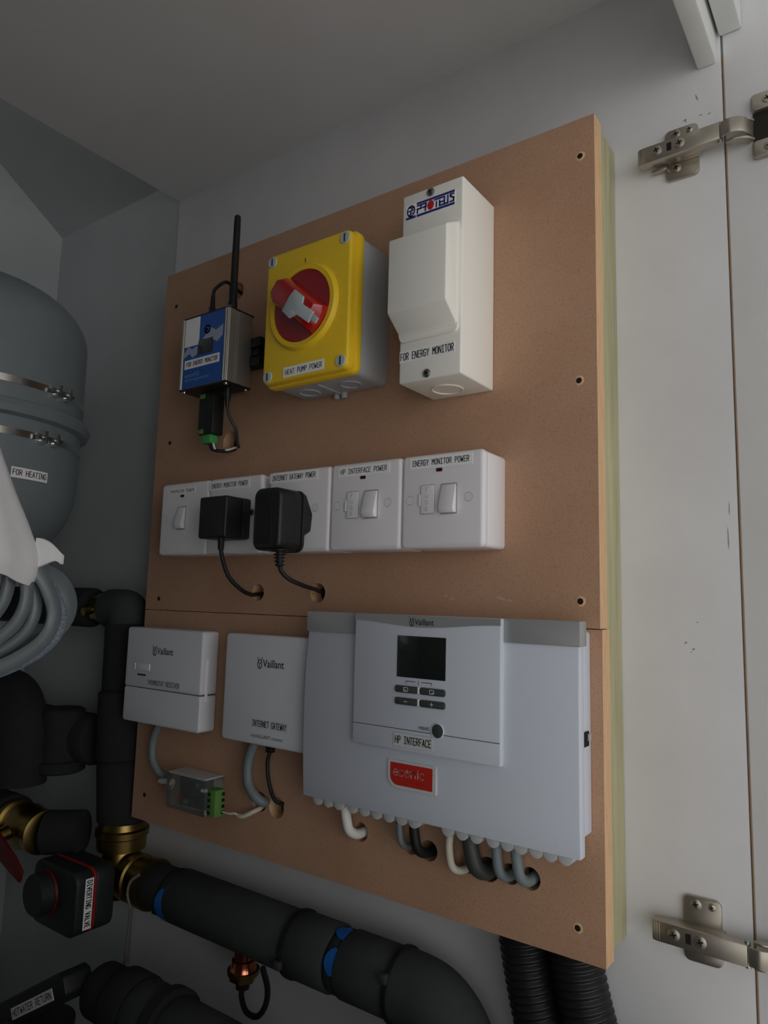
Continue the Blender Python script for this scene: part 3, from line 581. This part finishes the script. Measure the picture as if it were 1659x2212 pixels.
strokes('print', [[(-.3620, 1.4281), (-.3620, 1.4302), (-.3522, 1.4302)], [(-.3455, 1.4302), (-.3350, 1.4302), (-.3350, 1.4281)], [(-.3487, 1.4279), (-.3487, 1.4305)], [(-.3487, 1.4313), (-.3487, 1.4315)]], .0005, FM, 'ink_grey', md)
for z0 in (1.4198, 1.4092):
    for x0, x1 in ((-.3732, -.3490), (-.3468, -.3208)):
        b_ = rplate('button', x0, x1, z0, z0 + .0062, .0020, -.0998, -.1024, 'button_grey', md, .0008)
        c_ = (x0 + x1) / 2; q = z0 + .0032; G = lambda u, v: (u, -.1026, v)
        if z0 > 1.415: L = [[(c_ - .0022, q - .0016), (c_ + .0022, q - .0016), (c_ + .0022, q + .0016), (c_ - .0022, q + .0016), (c_ - .0022, q - .0016)], [(c_ - .0013, q - .0006), (c_ - .0003, q - .0006)] if x0 < -.36 else [(c_ + .0003, q - .0006), (c_ + .0013, q - .0006)]]
        elif x0 < -.36: L = [[(c_ - .0016, q), (c_ + .0016, q)]]
        else: L = [[(c_ - .0016, q), (c_ + .0016, q)], [(c_, q - .0016), (c_, q + .0016)]]
        strokes('symbol', L, .00045, G, 'label_white', b_)
    MB().box(-.3488, -.3472, -.1022, -.0998, z0 + .0006, z0 + .0060).build('button_divider', 'label_white', md, .0002)
MB().lathe((-.3285, -.0995, 1.3905), (-.3285, -.1012, 1.3905), [(0, .0066), (.5, .0066), (1, .0062), (1, .0059), (.2, .0058)], 32).build('reset_collar', 'cool_plastic', md)
MB().lathe((-.3285, -.0995, 1.3905), (-.3285, -.1010, 1.3905), [(0, .0059), (.8, .0059), (1, .0054)], 32).build('reset_button', 'button_grey', md)
font_text('reset', lambda u, v: (-.3478 + u, -.1012, 1.3898 + v), .0112, 'ink_grey', md)
tape(hi, 'HP INTERFACE', -.3742, -.3330, 1.3728, 1.3842, -.1008, 'label_clear', pad=(.045, .24), lw=.13)
st = MB().prism(rrect(-.3836, -.3326, 1.3340, 1.3590, .0006, 2)[:6] + [(-.3836, 1.345)] + [(-.3836 + .010 * (1 - math.cos(a)), 1.345 - .010 * math.sin(a)) for a in [math.pi / 2 * i / 5 for i in range(1, 6)]] + [(-.3326, 1.335)], 'y', -.0930, -.0952).build('round_cornered_sticker', 'label_clear', hi, smooth=False)
rd = [(-.3806, 1.3568), (-.3806, 1.3455)] + [(-.3806 + .008 * (1 - math.cos(a)), 1.3455 - .008 * math.sin(a)) for a in [math.pi / 2 * i / 6 for i in range(1, 7)]] + [(-.3358, 1.3375), (-.3358, 1.3568)]
MB().add([(x, -.0955, z) for x, z in rd], [tuple(range(len(rd)))]).build('red_field', 'sticker_red', st, smooth=False)
E_ = lambda u, v: (u, -.0958, v)
def arc(cx_, cz_, r, a0, a1, n=14): return [(cx_ + r * math.cos(math.radians(a0 + (a1 - a0) * i / n)), cz_ + r * math.sin(math.radians(a0 + (a1 - a0) * i / n))) for i in range(n + 1)]
q = 1.3485; r_ = .0027
strokes('lettering', [[(-.3745 - r_, q), (-.3745 + r_, q)] , arc(-.3745, q, r_, 0, 320), arc(-.3685, q, r_, 50, 310), arc(-.3622, q, r_, 125, 415), [(-.3622, q + .0006), (-.3622, q + .0034)],
     [(-.3578, q - r_), (-.3578, q + r_)], arc(-.3556, q + .0005, .0022, 180, 0) + [(-.3534, q - r_)], [(-.3508, q - r_), (-.3508, q + r_)], [(-.3508, q + .0042), (-.3508, q + .0046)], arc(-.3464, q, r_, 50, 310)], .0007, E_, 'sticker_pink', st)
font_text('energy', lambda u, v: (-.3535 + u, -.0957, 1.3408 + v), .0100, 'logo_red', st)
MB().box(-.2062, -.2052, -.0860, -.0705, 1.3905, 1.4018).build('side_socket', 'dark_hole', hi, smooth=False)
MB().box(-.2060, -.2036, -.0735, -.0695, 1.3945, 1.4000).build('socket_latch', 'grey_plastic', hi, .0004)
for xs in ((-.471, -.458, -.445), (-.428, -.414, -.400, -.386, -.372, -.359), (-.324, -.310, -.2965), (-.281, -.268, -.2565), (-.243, -.231, -.2185)):
    MB().box(xs[0] - .0062, xs[-1] + .0062, -.0815, -.0640, 1.3085, 1.3225).build('clamp_bar', 'frosted_plastic', hi, .001)
    for x in xs:
        MB().prism([(x + .0066 * math.cos(math.pi * i / 8), 1.3095 - .0085 * math.sin(math.pi * i / 8)) for i in range(9)], 'y', -.0660, -.0890).build('cable_clamp', 'frosted_plastic', hi, .0008)
def icable(name, label, x, r, hx, hz, m, bow=.0, group=None, dip=0.):
    P_ = [(x, -.078, 1.3150), (x - .0003, -.0795, 1.3020), (x + (hx - x) * .12 + bow * .5, -.080, hz + .0165), (x + (hx - x) * .42 + bow * .6, -.0775, hz + .0055 - dip), (x + (hx - x) * .80 + bow * .3, -.068, hz - .0005 - dip * .8), (hx + .0005, -.056, hz - .0012 - dip * .3), (hx + .001, -.045, hz)]
    o = MB().tube(P_, r, 14).build(name, m); tag(o, label, 'cable', group or 'cables under the large controller'); return o
icable('white_cable', 'white cable below the left half of the large controller', -.4430, .0048, -.4379, 1.2765, 'cable_white', .002)
gk = icable('grey_cable', 'thin grey cable beside the black one, below the middle of the large controller', -.3800, .0030, -.3788, 1.2776, 'cable_grey', .001)
MB().lathe((-.3803, -.0785, 1.309), (-.3803, -.0788, 1.2985), [(0, .0038), (1, .0036)], 14).build('sleeve', 'cable_dark', gk)
icable('black_cable', 'black cable bending into the board, right of the thin grey cable', -.3640, .0046, -.359, 1.2757, 'black_rubber', .001)
icable('cream_cable', 'cream cable hooking into the board beside the thick dark cable', -.3260, .0034, -.3187, 1.2735, 'cable_cream', -.004, dip=.005)
icable('dark_cable', 'thick dark grey cable below the right half of the large controller', -.3070, .0070, -.2983, 1.2734, 'cable_dark', .002)
icable('grey_cable', 'grey cable, left one of the pair under the right end of the large controller', -.2815, .0044, -.2778, 1.2743, 'cable_grey', .000)
icable('grey_cable', 'grey cable, right one of the pair under the right end of the large controller', -.2640, .0046, -.2597, 1.2748, 'cable_grey', .001)

# ------------------------------------------------------------------ cupboard hinges
hg = thing('door_hinge', (-.137, -.0002, 1.9145), 'upper nickel cupboard door hinge screwed to the white panel', 'hinge', 'cupboard door hinges')
hpz = rrect(-.1520, -.1230, 1.8897, 1.9393, .005)
MB().prism(hpz, 'y', -.0002, -.0032).build('wing_plate', 'nickel', hg, .0006)
for x, z in ((-.1420, 1.9335), (-.1300, 1.9340), (-.1425, 1.9005)): screw_pan(hg, x, z, -.0032, .0044 if x < -.14 else .003, 'nickel', h=.0016)
MB().box(-.1600, -.1200, -.0100, -.0032, 1.9050, 1.9190).build('base_block', 'nickel', hg, .0008)
MB().box(-.1630, -.1500, -.0080, -.0032, 1.9000, 1.9030).build('release_tab', 'nickel', hg, .0006)
am = MB().prism([(-.1725, -.0085), (-.1725, -.0185), (-.1680, -.0200), (-.1025, -.0215), (-.1025, -.0105), (-.1500, -.0085)], 'z', 1.9040, 1.9200).build('arm', 'nickel', hg, .0012)
for i in range(3): MB().box(-.1705 + i * .0018, -.1697 + i * .0018, -.0205, -.0188, 1.9052, 1.9188).build('grip_ridge', 'nickel', am, .0002)
MB().box(-.1464, -.1424, -.0209, -.0195, 1.9088, 1.9162).build('slot', 'dark_hole', am, smooth=False)
for x in (-.1553, -.1356): screw_pan(hg, x, 1.9127, -.0203, .0048, 'nickel', h=.0016)
MB().cyl((-.1030, -.0165, 1.9025), (-.1030, -.0165, 1.9215), .0022, n=12).build('pivot_pin', 'zinc', hg)
def strip(pts, th, z0, z1, nm, m):
    P_ = catmull([Vector((p[0], p[1], 0)) for p in pts], 6); o = []; i_ = []
    for i, p in enumerate(P_):
        t = (P_[min(i + 1, len(P_) - 1)] - P_[max(i - 1, 0)]).normalized(); n = Vector((-t.y, t.x, 0)) * th / 2
        o.append((p + n).to_tuple()[:2]); i_.append((p - n).to_tuple()[:2])
    MB().prism(o + i_[::-1], 'z', z0, z1).build(nm, m, hg, .0003)
strip([(-.1015, -.0200), (-.0940, -.0222), (-.0860, -.0190), (-.0810, -.0100), (-.0800, -.0030)], .0022, 1.9055, 1.9190, 'curved_link', 'nickel')
for z0 in (1.9195, 1.9020): strip([(-.0985, -.0120), (-.0920, -.0130), (-.0850, -.0100), (-.0805, -.0040)], .0080, z0, z0 + .0020, 'side_link', 'nickel')
cup = MB().prism(rrect(-.0800, -.0460, 1.9290, 1.9445, .004), 'y', -.0002, -.0058).build('cup_flange', 'nickel', hg, .0010)
MB().prism(rrect(-.0800, -.0460, 1.8860, 1.9010, .004), 'y', -.0002, -.0058).build('cup_flange', 'nickel', hg, .0010)
MB().box(-.0790, -.0470, -.0016, -.0002, 1.9010, 1.9290).build('cup_well', 'screw_recess', hg, smooth=False)
for z in (1.9370, 1.8935): screw_pan(hg, -.0670, z, -.0058, .0042, 'nickel', h=.0012)
dup(hg, (-.0012, 0, -.6675), 'lower nickel cupboard door hinge screwed to the white panel')

# ------------------------------------------------------------------ expansion vessel in the far corner
VX, VY, VR = -1.036, -.208, .152
ve = thing('expansion_vessel', (VX, VY, 1.50), 'grey steel expansion vessel with two metal band clamps', 'vessel')
vb = []
for i in range(9):
    a = math.pi / 2 * i / 8; vb.append((1.650 - .125 * math.cos(a), .02 + (VR - .02) * math.sin(a)))
for i in range(11):
    a = math.pi / 2 * i / 10; vb.append((1.850 + .088 * math.sin(a), .015 + (VR - .015) * math.cos(a)))
zb0, zb1 = vb[0][0], vb[-1][0]
MB().lathe((VX, VY, zb0), (VX, VY, zb1), [((z - zb0) / (zb1 - zb0), r) for z, r in vb], 64).build('tank', 'vessel_grey', ve)
MB().lathe((VX, VY, 1.719), (VX, VY, 1.742), [(0, VR - .001), (.15, VR + .009), (.5, VR + .012), (.85, VR + .009), (1, VR - .001)], 64, cap=False).build('joint_ring', 'vessel_grey', ve)
ang = math.radians(-20)
for z in (1.765, 1.699):
    bd = MB().lathe((VX, VY, z - .0045), (VX, VY, z + .0045), [(0, VR - .001), (0, VR + .0016), (1, VR + .0016), (1, VR - .001)], 64, cap=False).build('band_clamp', 'bright_steel', ve)
    for k, a in enumerate((22.,)):
        a = math.radians(a - (6 if z < 1.73 else 0)); d = Vector((math.cos(a), math.sin(a), 0)); t = Vector((-d.y, d.x, 0)); c_ = Vector((VX, VY, z)) + d * (VR + .006)
        for sgn in (-1, 1):
            q_ = c_ + t * sgn * .010
            MB().rings([[q_ + d * i * .006 + t * j * .0022 + Vector((0, 0, zz)) for i, j in ((-1, -1), (1, -1), (1, 1), (-1, 1))] for zz in (-.008, .008)]).build('clamp_lug', 'bright_steel', bd, .0006)
        MB().cyl(c_ - t * .020, c_ + t * .020, .0032, n=10).build('clamp_bolt', 'zinc', bd)
mbv = MB(); a0, a1 = math.radians(-1), math.radians(18.5)
def FV(u, v): a = a0 + u; return (VX + (VR + .0012) * math.cos(a), VY + (VR + .0012) * math.sin(a), 1.642 + v)
n_ = 10; 
mbv.rings([[FV((a1 - a0) * i / n_, 0), FV((a1 - a0) * i / n_, .0135)] for i in range(n_ + 1)], cap=False, closed=False)
vl = mbv.build('label_tape', 'label_white', ve)
def FV2(u, v): p = FV(u, v); d = Vector((p[0] - VX, p[1] - VY, 0)).normalized() * .0004; return (p[0] + d.x, p[1] + d.y, p[2])
FA = FV2; FV2 = lambda u, v: FA(u / VR, v)
mbt = MB(); txt = 'FOR HEATING'; cw = (a1 - a0) * VR * .93 / len(txt)
for i, ch in enumerate(txt):
    for l in GL.get(ch, []): ribbon(mbt, [((a1 - a0) * VR * .04 + i * cw + p[0] / 4 * cw * .7, .0038 + p[1] / 6 * .0066) for p in l], .0009, lambda u, v: FV2(u, v))
mbt.build('lettering', 'ink', vl, smooth=False)
MB().box(XL + .0004, -1.15, VY - .03, VY + .03, 1.70, 1.80).build('wall_bracket', 'vessel_grey', ve, .002)

# ------------------------------------------------------------------ coil of spare cable in paper wrap
ck = thing('cable_coil', (-.72, -.335, 1.42), 'coil of spare grey cable hanging below a white paper wrap', 'cable')
def loop(cy, rt, zb, x, m, a, b, tw=0.):
    P_ = [(x, cy - rt * .3, 1.60), (x, cy - min(rt * .7, .07), 1.535), (x + tw, cy - rt, zb + .06), (x + tw, cy - rt * .85, zb + .03), (x + tw, cy - rt * .45, zb + .006), (x + tw, cy, zb), (x + tw, cy + rt * .45, zb + .007), (x + tw, cy + rt * .86, zb + .028), (x + tw, cy + rt, zb + .054), (x + tw, cy + rt * .90, zb + .082), (x, cy + min(rt * .68, .066), 1.538), (x, cy + rt * .3, 1.60)]
    MB().tube(P_, .005, 10, 8, sq=(a, b, (1, 0, 0))).build('loop', m, ck)
loop(-.335, .120, 1.4300, -.722, 'coil_grey', .0022, .0092, .000)
loop(-.335, .104, 1.4180, -.712, 'coil_braid', .0045, .0072, .002)
loop(-.335, .090, 1.4220, -.704, 'coil_grey', .0040, .0078, .006)
loop(-.335, .078, 1.4300, -.716, 'coil_grey', .0040, .0062, .004)
loop(-.338, .064, 1.4420, -.706, 'coil_grey', .0040, .0066, .006)
loop(-.338, .050, 1.4560, -.714, 'coil_grey', .0040, .0066, .004)
MB().tube([(-.72, -.345, 1.58), (-.72, -.350, 1.70), (-.725, -.36, 1.90), (-.73, -.37, 2.1052)], .006, 10).build('tail', 'coil_grey', ck)
pw = thing('paper_wrap', (-.72, -.345, 1.51), 'white paper sheet wrapped round the hanging coil of cable', 'paper')
def pring(z, r, wob, n=48):
    out = []
    for i in range(n):
        a = 2 * math.pi * i / n; k = 1 + .035 * math.sin(5 * a + wob) + .02 * math.sin(9 * a - wob * 2)
        out.append((-.72 + .62 * r * k * math.cos(a), -.345 + r * k * math.sin(a), z + .006 * math.sin(3 * a + wob) * (1 if z < 1.53 else 0)))
    return out
zs = [(1.68, .022), (1.655, .034), (1.635, .0425), (1.60, .058), (1.57, .073), (1.545, .0835), (1.535, .0860), (1.522, .0845), (1.512, .0790)]
outer = [pring(z, r, i * .12) for i, (z, r) in enumerate(zs)]; inner = [pring(z, r - .0018, i * .12) for i, (z, r) in enumerate(zs)]
MB().rings(outer + inner[::-1] + [outer[0]], cap=False).build('sheet', 'paper', pw, ang=60)
fl_ = MB(); fl_.rings([[(-.700 + .012 * math.sin(t * 2.1) , -.268 + .022 * t + .0020 * s_, 1.540 + (.012 - .005 * t) * k - .004 * t + .004 * math.sin(4 * t + k)) for s_, k in ((-1, -1), (-1, -.3), (-1, .5), (-1, 1), (1, 1), (1, .5), (1, -.3), (1, -1))] for t in [i / 7 for i in range(8)]])
fl_.build('knotted_tail', 'paper', pw, .0008, ang=60)

# ------------------------------------------------------------------ insulated pipework
PY, PZ = -.050, 1.147
bp_ = thing('insulated_pipe', (-.55, PY, PZ - .03), 'thick black insulated pipe running below the wooden boards', 'pipe')
def sleeve(x0, x1, r, m='foam', nm='insulation'):
    L = x1 - x0; e = .003 / L
    return MB().lathe((x0, PY, PZ), (x1, PY, PZ), [(0, r * .86), (0, r - .002), (e, r), (1 - e, r), (1, r - .002), (1, r * .86)], 40).build(nm, m, bp_)
def arc_tape(x0, x1, r, d0, d1, n=14):
    o = []; i_ = []
    for k in range(n + 1):
        a = math.radians(d0 + (d1 - d0) * k / n); w_ = math.sin(math.pi * (k + .6) / (n + 1.2)) ** .6
        for rr, L in ((r + .0012, o), (r - .001, i_)):
            L.append([(x1 - (x1 - x0) * w_, PY + rr * math.cos(a), PZ + rr * math.sin(a)), (x1, PY + rr * math.cos(a), PZ + rr * math.sin(a))])
    MB().rings([[o[k][0], o[k][1], i_[k][1], i_[k][0]] for k in range(n + 1)]).build('tape', 'blue_tape', bp_)
sleeve(-.772, -.722, .0265, 'foam_dark'); sleeve(-.722, -.712, .0285, 'foam_dark'); arc_tape(-.7225, -.7105, .0288, 150, 235); sleeve(-.712, -.520, .0300, 'foam'); sleeve(-.520, -.468, .0315, 'foam'); sleeve(-.468, -.455, .0295, 'foam_dark'); arc_tape(-.4670, -.4540, .0300, 85, 118); arc_tape(-.4640, -.4540, .0300, 135, 180); sleeve(-.455, -.392, .0310, 'foam')
MB().tube([(-.393, PY, PZ), (-.376, PY, PZ), (-.354, PY - .001, PZ - .004), (-.336, PY - .001, PZ - .019), (-.326, PY - .001, PZ - .043), (-.3235, PY, PZ - .085), (-.3235, PY, PZ - .20)], .0312, 32, 8).build('insulation', 'foam', bp_)
for z in (PZ - .050, PZ - .056): MB().lathe((-.3258, PY - .001, z), (-.3258, PY - .001, z + .0016), [(0, .0314), (.5, .0319), (1, .0314)], 36).build('seam_line', 'foam_dark', bp_)
MB().box(-.76, -.40, PY - .003, PY + .003, PZ - .0318, PZ - .0290).build('seam_line', 'foam_dark', bp_, .0004)
for x, r, a in ((-.520, .0318, 150), (-.392, .0322, 195)):
    tq = MB().lathe((x - .002, PY, PZ), (x + .002, PY, PZ), [(0, r - .002), (0, r + .0012), (1, r + .0012), (1, r - .002)], 40).build('cable_tie', 'black_rubber', bp_)
    y, z = PY - (r + .003) * math.cos(math.radians(a - 170)), PZ + (r + .003) * math.sin(math.radians(a - 165))
    MB().box(x - .0035, x + .0035, y - .003, y + .003, z - .004, z + .004).build('tie_head', 'cable_dark', tq, .0008)
# diverting valve
dv = thing('diverting_valve', (-.83, -.06, 1.10), 'black motor head with red line on a brass valve, labelled DIVERTING VALVE', 'valve')
MB().lathe((-.8335, PY, 1.118), (-.8335, PY, 1.2100), [(0, .020), (.2, .027), (.45, .027), (.62, .024), (.64, .031), (.80, .031), (.82, .0335), (.90, .0335), (.92, .030), (1, .028)], 40).build('valve_body', 'brass', dv)
MB().lathe((-.8335, PY, PZ), (-.762, PY, PZ), [(0, .024), (.35, .024), (.36, .029), (.58, .029), (.60, .026), (.85, .026), (.86, .030), (1, .030)], 40).build('outlet', 'brass', dv)
MB().lathe((-.8335, PY - .005, 1.1435), (-.8335, -.087, 1.1435), [(0, .018), (1, .018)], 24).build('neck', 'brass', dv)
bx = rrect(-.8815, -.7878, 1.1040, 1.1768, .014, 6)
MB().prism(bx, 'y', -.0870, -.1125).build('motor_base', 'valve_black', dv, .003, 3)
MB().prism(rrect(-.8817, -.7876, 1.1038, 1.1770, .014, 6), 'y', -.1125, -.1150).build('red_line', 'valve_red', dv, .0004)
hd2 = MB().prism(bx, 'y', -.1150, -.1390).build('motor_cover', 'valve_black', dv, .004, 3)
MB().lathe((-.850, -.1385, 1.1435), (-.850, -.1420, 1.1435), [(0, .0268), (1, .0262)], 36).build('dial_collar', 'lever_red', hd2)
MB().lathe((-.850, -.1415, 1.1435), (-.850, -.1560, 1.1435), [(0, .0245), (.8, .0240), (1, .0215)], 36).build('manual_dial', 'valve_black', hd2)
vl_ = MB().box(-.7878, -.7873, -.1275, -.1170, 1.1125, 1.1690).build('label_tape', 'label_white', dv, smooth=False)
tape_text('DIVERTING VALVE', .0515, .0062, lambda u, v: (-.78715, -.1253 + v, 1.1665 - u), 'ink', vl_, .17)
dw = MB().tube([(-.7560, -.0765, 1.168), (-.7640, -.0830, 1.160), (-.7660, -.0850, 1.146), (-.7600, -.0840, 1.131), (-.7650, -.080, 1.125), (-.770, -.078, 1.090), (-.776, -.076, 1.040), (-.778, -.074, .960)], .0016, 8).build('sensor_wire', 'wire_grey'); tag(dw, 'thin grey wire hanging down beside the diverting valve', 'cable')
# riser and branch
rp = thing('riser_pipe', (-.84, PY, 1.205), 'black insulated riser pipe behind the left edge of the boards', 'pipe')
MB().lathe((-.8360, PY, 1.2080), (-.8420, PY, 1.285), [(0, .0285), (.05, .0310), (.93, .0330), (1, .0300)], 36).build('insulation', 'foam_dark', rp)
MB().lathe((-.8420, PY, 1.285), (-.8480, PY, 1.375), [(0, .0320), (.03, .0345), (.97, .0340), (1, .0300)], 36).build('insulation', 'foam_dark', rp)
MB().lathe((-.8480, PY, 1.375), (-.8510, PY, 1.462), [(0, .0285), (.02, .0300), (1, .0300)], 36).build('insulation', 'foam_dark', rp)
MB().tube([(-.8510, PY, 1.460), (-.8510, PY, 1.470), (-.8560, PY, 1.4795), (-.866, PY, 1.4815), (-.892, PY, 1.4815)], .0268, 32, 6).build('elbow_insulation', 'foam', rp)
fv = thing('pipe_fitting', (-.91, PY, 1.46), 'brass pipe union between the dark pipes near the vessel', 'fitting')
MB().lathe((-.892, PY, 1.4815), (-.935, PY, 1.4815), [(0, .012), (.0, .016), (.28, .016), (.30, .0205), (.66, .0205), (.68, .015), (1, .013)], 8).build('union_nut', 'brass', fv)
MB().cyl((-.914, PY - .018, 1.4780), (-.914, PY - .030, 1.4760), .0055, n=12).build('drain_cap', 'brass', fv)
hp_ = MB().lathe((-.935, PY, 1.4815), (XL + .0005, PY, 1.4815), [(0, .014), (0, .026), (.02, .028), (1, .028)], 36).build('insulated_branch', 'foam_dark'); tag(hp_, 'dark insulated pipe running from the brass union behind the coil of cable', 'pipe')
# lower dark fittings left
tp = thing('insulated_tee', (-.97, -.07, 1.24), 'black insulated tee joining the riser low in the dark corner', 'pipe')
MB().lathe((-.8840, -.060, 1.305), (-1.205, -.060, 1.305), [(0, .020), (0, .030), (.02, .033), (1, .033)], 36).build('insulation', 'foam_dark', tp)
MB().lathe((-.935, -.085, 1.345), (-.935, -.085, 1.262), [(0, .026), (.03, .029), (.8, .029), (.82, .034), (.97, .034), (1, .030)], 36).build('cap_insulation', 'foam_dark', tp)
MB().tube([(-1.06, -.11, 1.36), (-1.0, -.12, 1.355), (-.965, -.125, 1.325), (-.96, -.125, 1.29), (-.96, -.125, 1.25)], .034, 32, 8).build('bend_insulation', 'foam_dark', tp)
lv = thing('lever_valve', (-.93, -.13, 1.18), 'brass ball valve with a red lever in the dark lower corner', 'valve')
MB().lathe((-.905, -.115, 1.195), (-.985, -.115, 1.195), [(0, .022), (.02, .027), (.16, .027), (.18, .023), (.32, .026), (.5, .029), (.68, .026), (.82, .023), (.84, .028), (1, .028)], 36).build('ball_body', 'brass', lv)
MB().cyl((-.945, -.135, 1.195), (-.945, -.158, 1.190), .009, n=16).build('stem', 'brass', lv)
MB().prism([(-.985, 1.196), (-.940, 1.205), (-.885, 1.180), (-.868, 1.168), (-.872, 1.155), (-.890, 1.160), (-.950, 1.178), (-.985, 1.180)], 'y', -.158, -.162).build('lever', 'lever_red', lv, .001)
MB().box(-.945, -.925, -.1624, -.162, 1.1835, 1.1935).build('lever_plate', 'zinc', lv, smooth=False)
lp = MB().lathe((-.905, -.112, 1.195), (-.866, -.085, 1.197), [(0, .020), (.02, .0265), (1, .0265)], 32).build('insulated_stub', 'foam_dark'); tag(lp, 'short dark insulated pipe between the red lever valve and motor head', 'pipe')
l2 = MB().lathe((-.985, -.115, 1.195), (-1.2045, -.115, 1.195), [(0, .022), (.01, .033), (1, .033)], 32).build('insulated_branch', 'foam_dark'); tag(l2, 'dark insulated pipe left of the red lever valve', 'pipe')
# hot water return
hw = thing('return_filter', (-.85, -.15, 1.0), 'black filter head with a tape labelled HOTWATER RETURN at the bottom left', 'filter')
MB().prism([(-.955, .943), (-.782, 1.045), (-.776, 1.056), (-.784, 1.072), (-.795, 1.073), (-.967, .972)], 'y', -.115, -.150).build('head', 'valve_black', hw, .002)
MB().lathe((-.86, -.128, .88), (-.86, -.128, .992), [(0, .036), (.05, .040), (1, .040)], 32).build('bowl', 'cable_dark', hw)
hu = Vector((.862, .507)); hn = Vector((-.507, .862)); h0 = Vector((-.8800, .9955))
def FH(u, v, y=-.1505): q = h0 + hu * u + hn * v; return (q.x, y, q.y)
hl = MB().add([FH(0, 0), FH(.096, 0), FH(.096, .0125), FH(0, .0125)] + [FH(u, v, -.1499) for u, v in ((0, 0), (.096, 0), (.096, .0125), (0, .0125))], [(0, 1, 2, 3), (7, 6, 5, 4), (0, 4, 5, 1), (1, 5, 6, 2), (2, 6, 7, 3), (3, 7, 4, 0)]).build('label_tape', 'label_white', hw, smooth=False)
tape_text('HOTWATER RETURN', .088, .0068, lambda u, v: FH(u + .004, v + .0029, -.1508), 'ink', hl, .14)
rt = thing('return_pipe', (-.68, -.10, 1.03), 'dark insulated pipe with collars at the bottom left below the big pipe', 'pipe')
for x0, x1, r, m in ((-.775, -.735, .030, 'foam_dark'), (-.735, -.700, .036, 'foam_dark'), (-.700, -.660, .034, 'foam'), (-.660, -.645, .039, 'foam_dark'), (-.645, -.570, .033, 'foam')):
    MB().lathe((x0, -.105, 1.045), (x1, -.105, 1.045), [(0, r * .8), (0, r - .002), (.08, r), (.92, r), (1, r - .002), (1, r * .8)], 36).build('insulation', m, rt)
MB().tube([(-.571, -.105, 1.045), (-.55, -.105, 1.043), (-.532, -.105, 1.030), (-.525, -.105, 1.00), (-.525, -.105, .90)], .033, 32, 6).build('insulation', 'foam', rt)
# copper sensor pocket
cpk = thing('sensor_pocket', (-.601, PY, 1.083), 'copper and brass sensor pocket under the thick insulated pipe', 'fitting')
MB().lathe((-.601, PY, 1.1185), (-.601, PY, 1.0990), [(0, .0105), (.45, .0105), (.5, .0130), (.8, .0135), (1, .0150)], 28).build('copper_stub', 'copper', cpk)
MB().lathe((-.601, PY, 1.0990), (-.601, PY, 1.0945), [(0, .0175), (1, .0175)], 28).build('collar', 'brass', cpk)
MB().lathe((-.601, PY, 1.0945), (-.601, PY, 1.0870), [(0, .0150), (.8, .0150), (1, .0130)], 6).build('hex_nut', 'brass', cpk)
MB().lathe((-.601, PY, 1.0870), (-.601, PY, 1.0790), [(0, .0080), (1, .0072)], 20).build('gland', 'black_rubber', cpk)
sl = MB().tube([(-.601, PY, 1.0800), (-.598, PY - .004, 1.0730), (-.582, PY - .012, 1.0665), (-.562, PY - .016, 1.0700), (-.549, PY - .018, 1.0850), (-.543, PY - .022, 1.1050), (-.540, PY - .0335, 1.1300)], .0030, 12).build('sensor_lead', 'black_rubber'); tag(sl, 'black lead looping from the copper sensor pocket up to the thick pipe', 'cable')
# corrugated conduits
def conduit(pts, label, r=.0215):
    o = MB().tube(pts, r, 28, 40, rmod=lambda i: 1.0 if (i % 4) < 2 else .885).build('corrugated_conduit', 'black_plastic', ang=80); tag(o, label, 'conduit', 'corrugated conduits below the boards'); return o
conduit([(-.2420, -.0235, 1.300), (-.2400, -.0240, 1.240), (-.2280, -.0265, 1.180), (-.2090, -.0280, 1.120), (-.1840, -.0300, 1.040)], 'black corrugated conduit, nearer one of the pair below the boards', .0222)
conduit([(-.2890, -.0240, 1.300), (-.2870, -.0240, 1.240), (-.2760, -.0250, 1.180), (-.2590, -.0265, 1.120), (-.2350, -.0280, 1.040)], 'black corrugated conduit, further one of the pair next to the pipe bend', .0222)
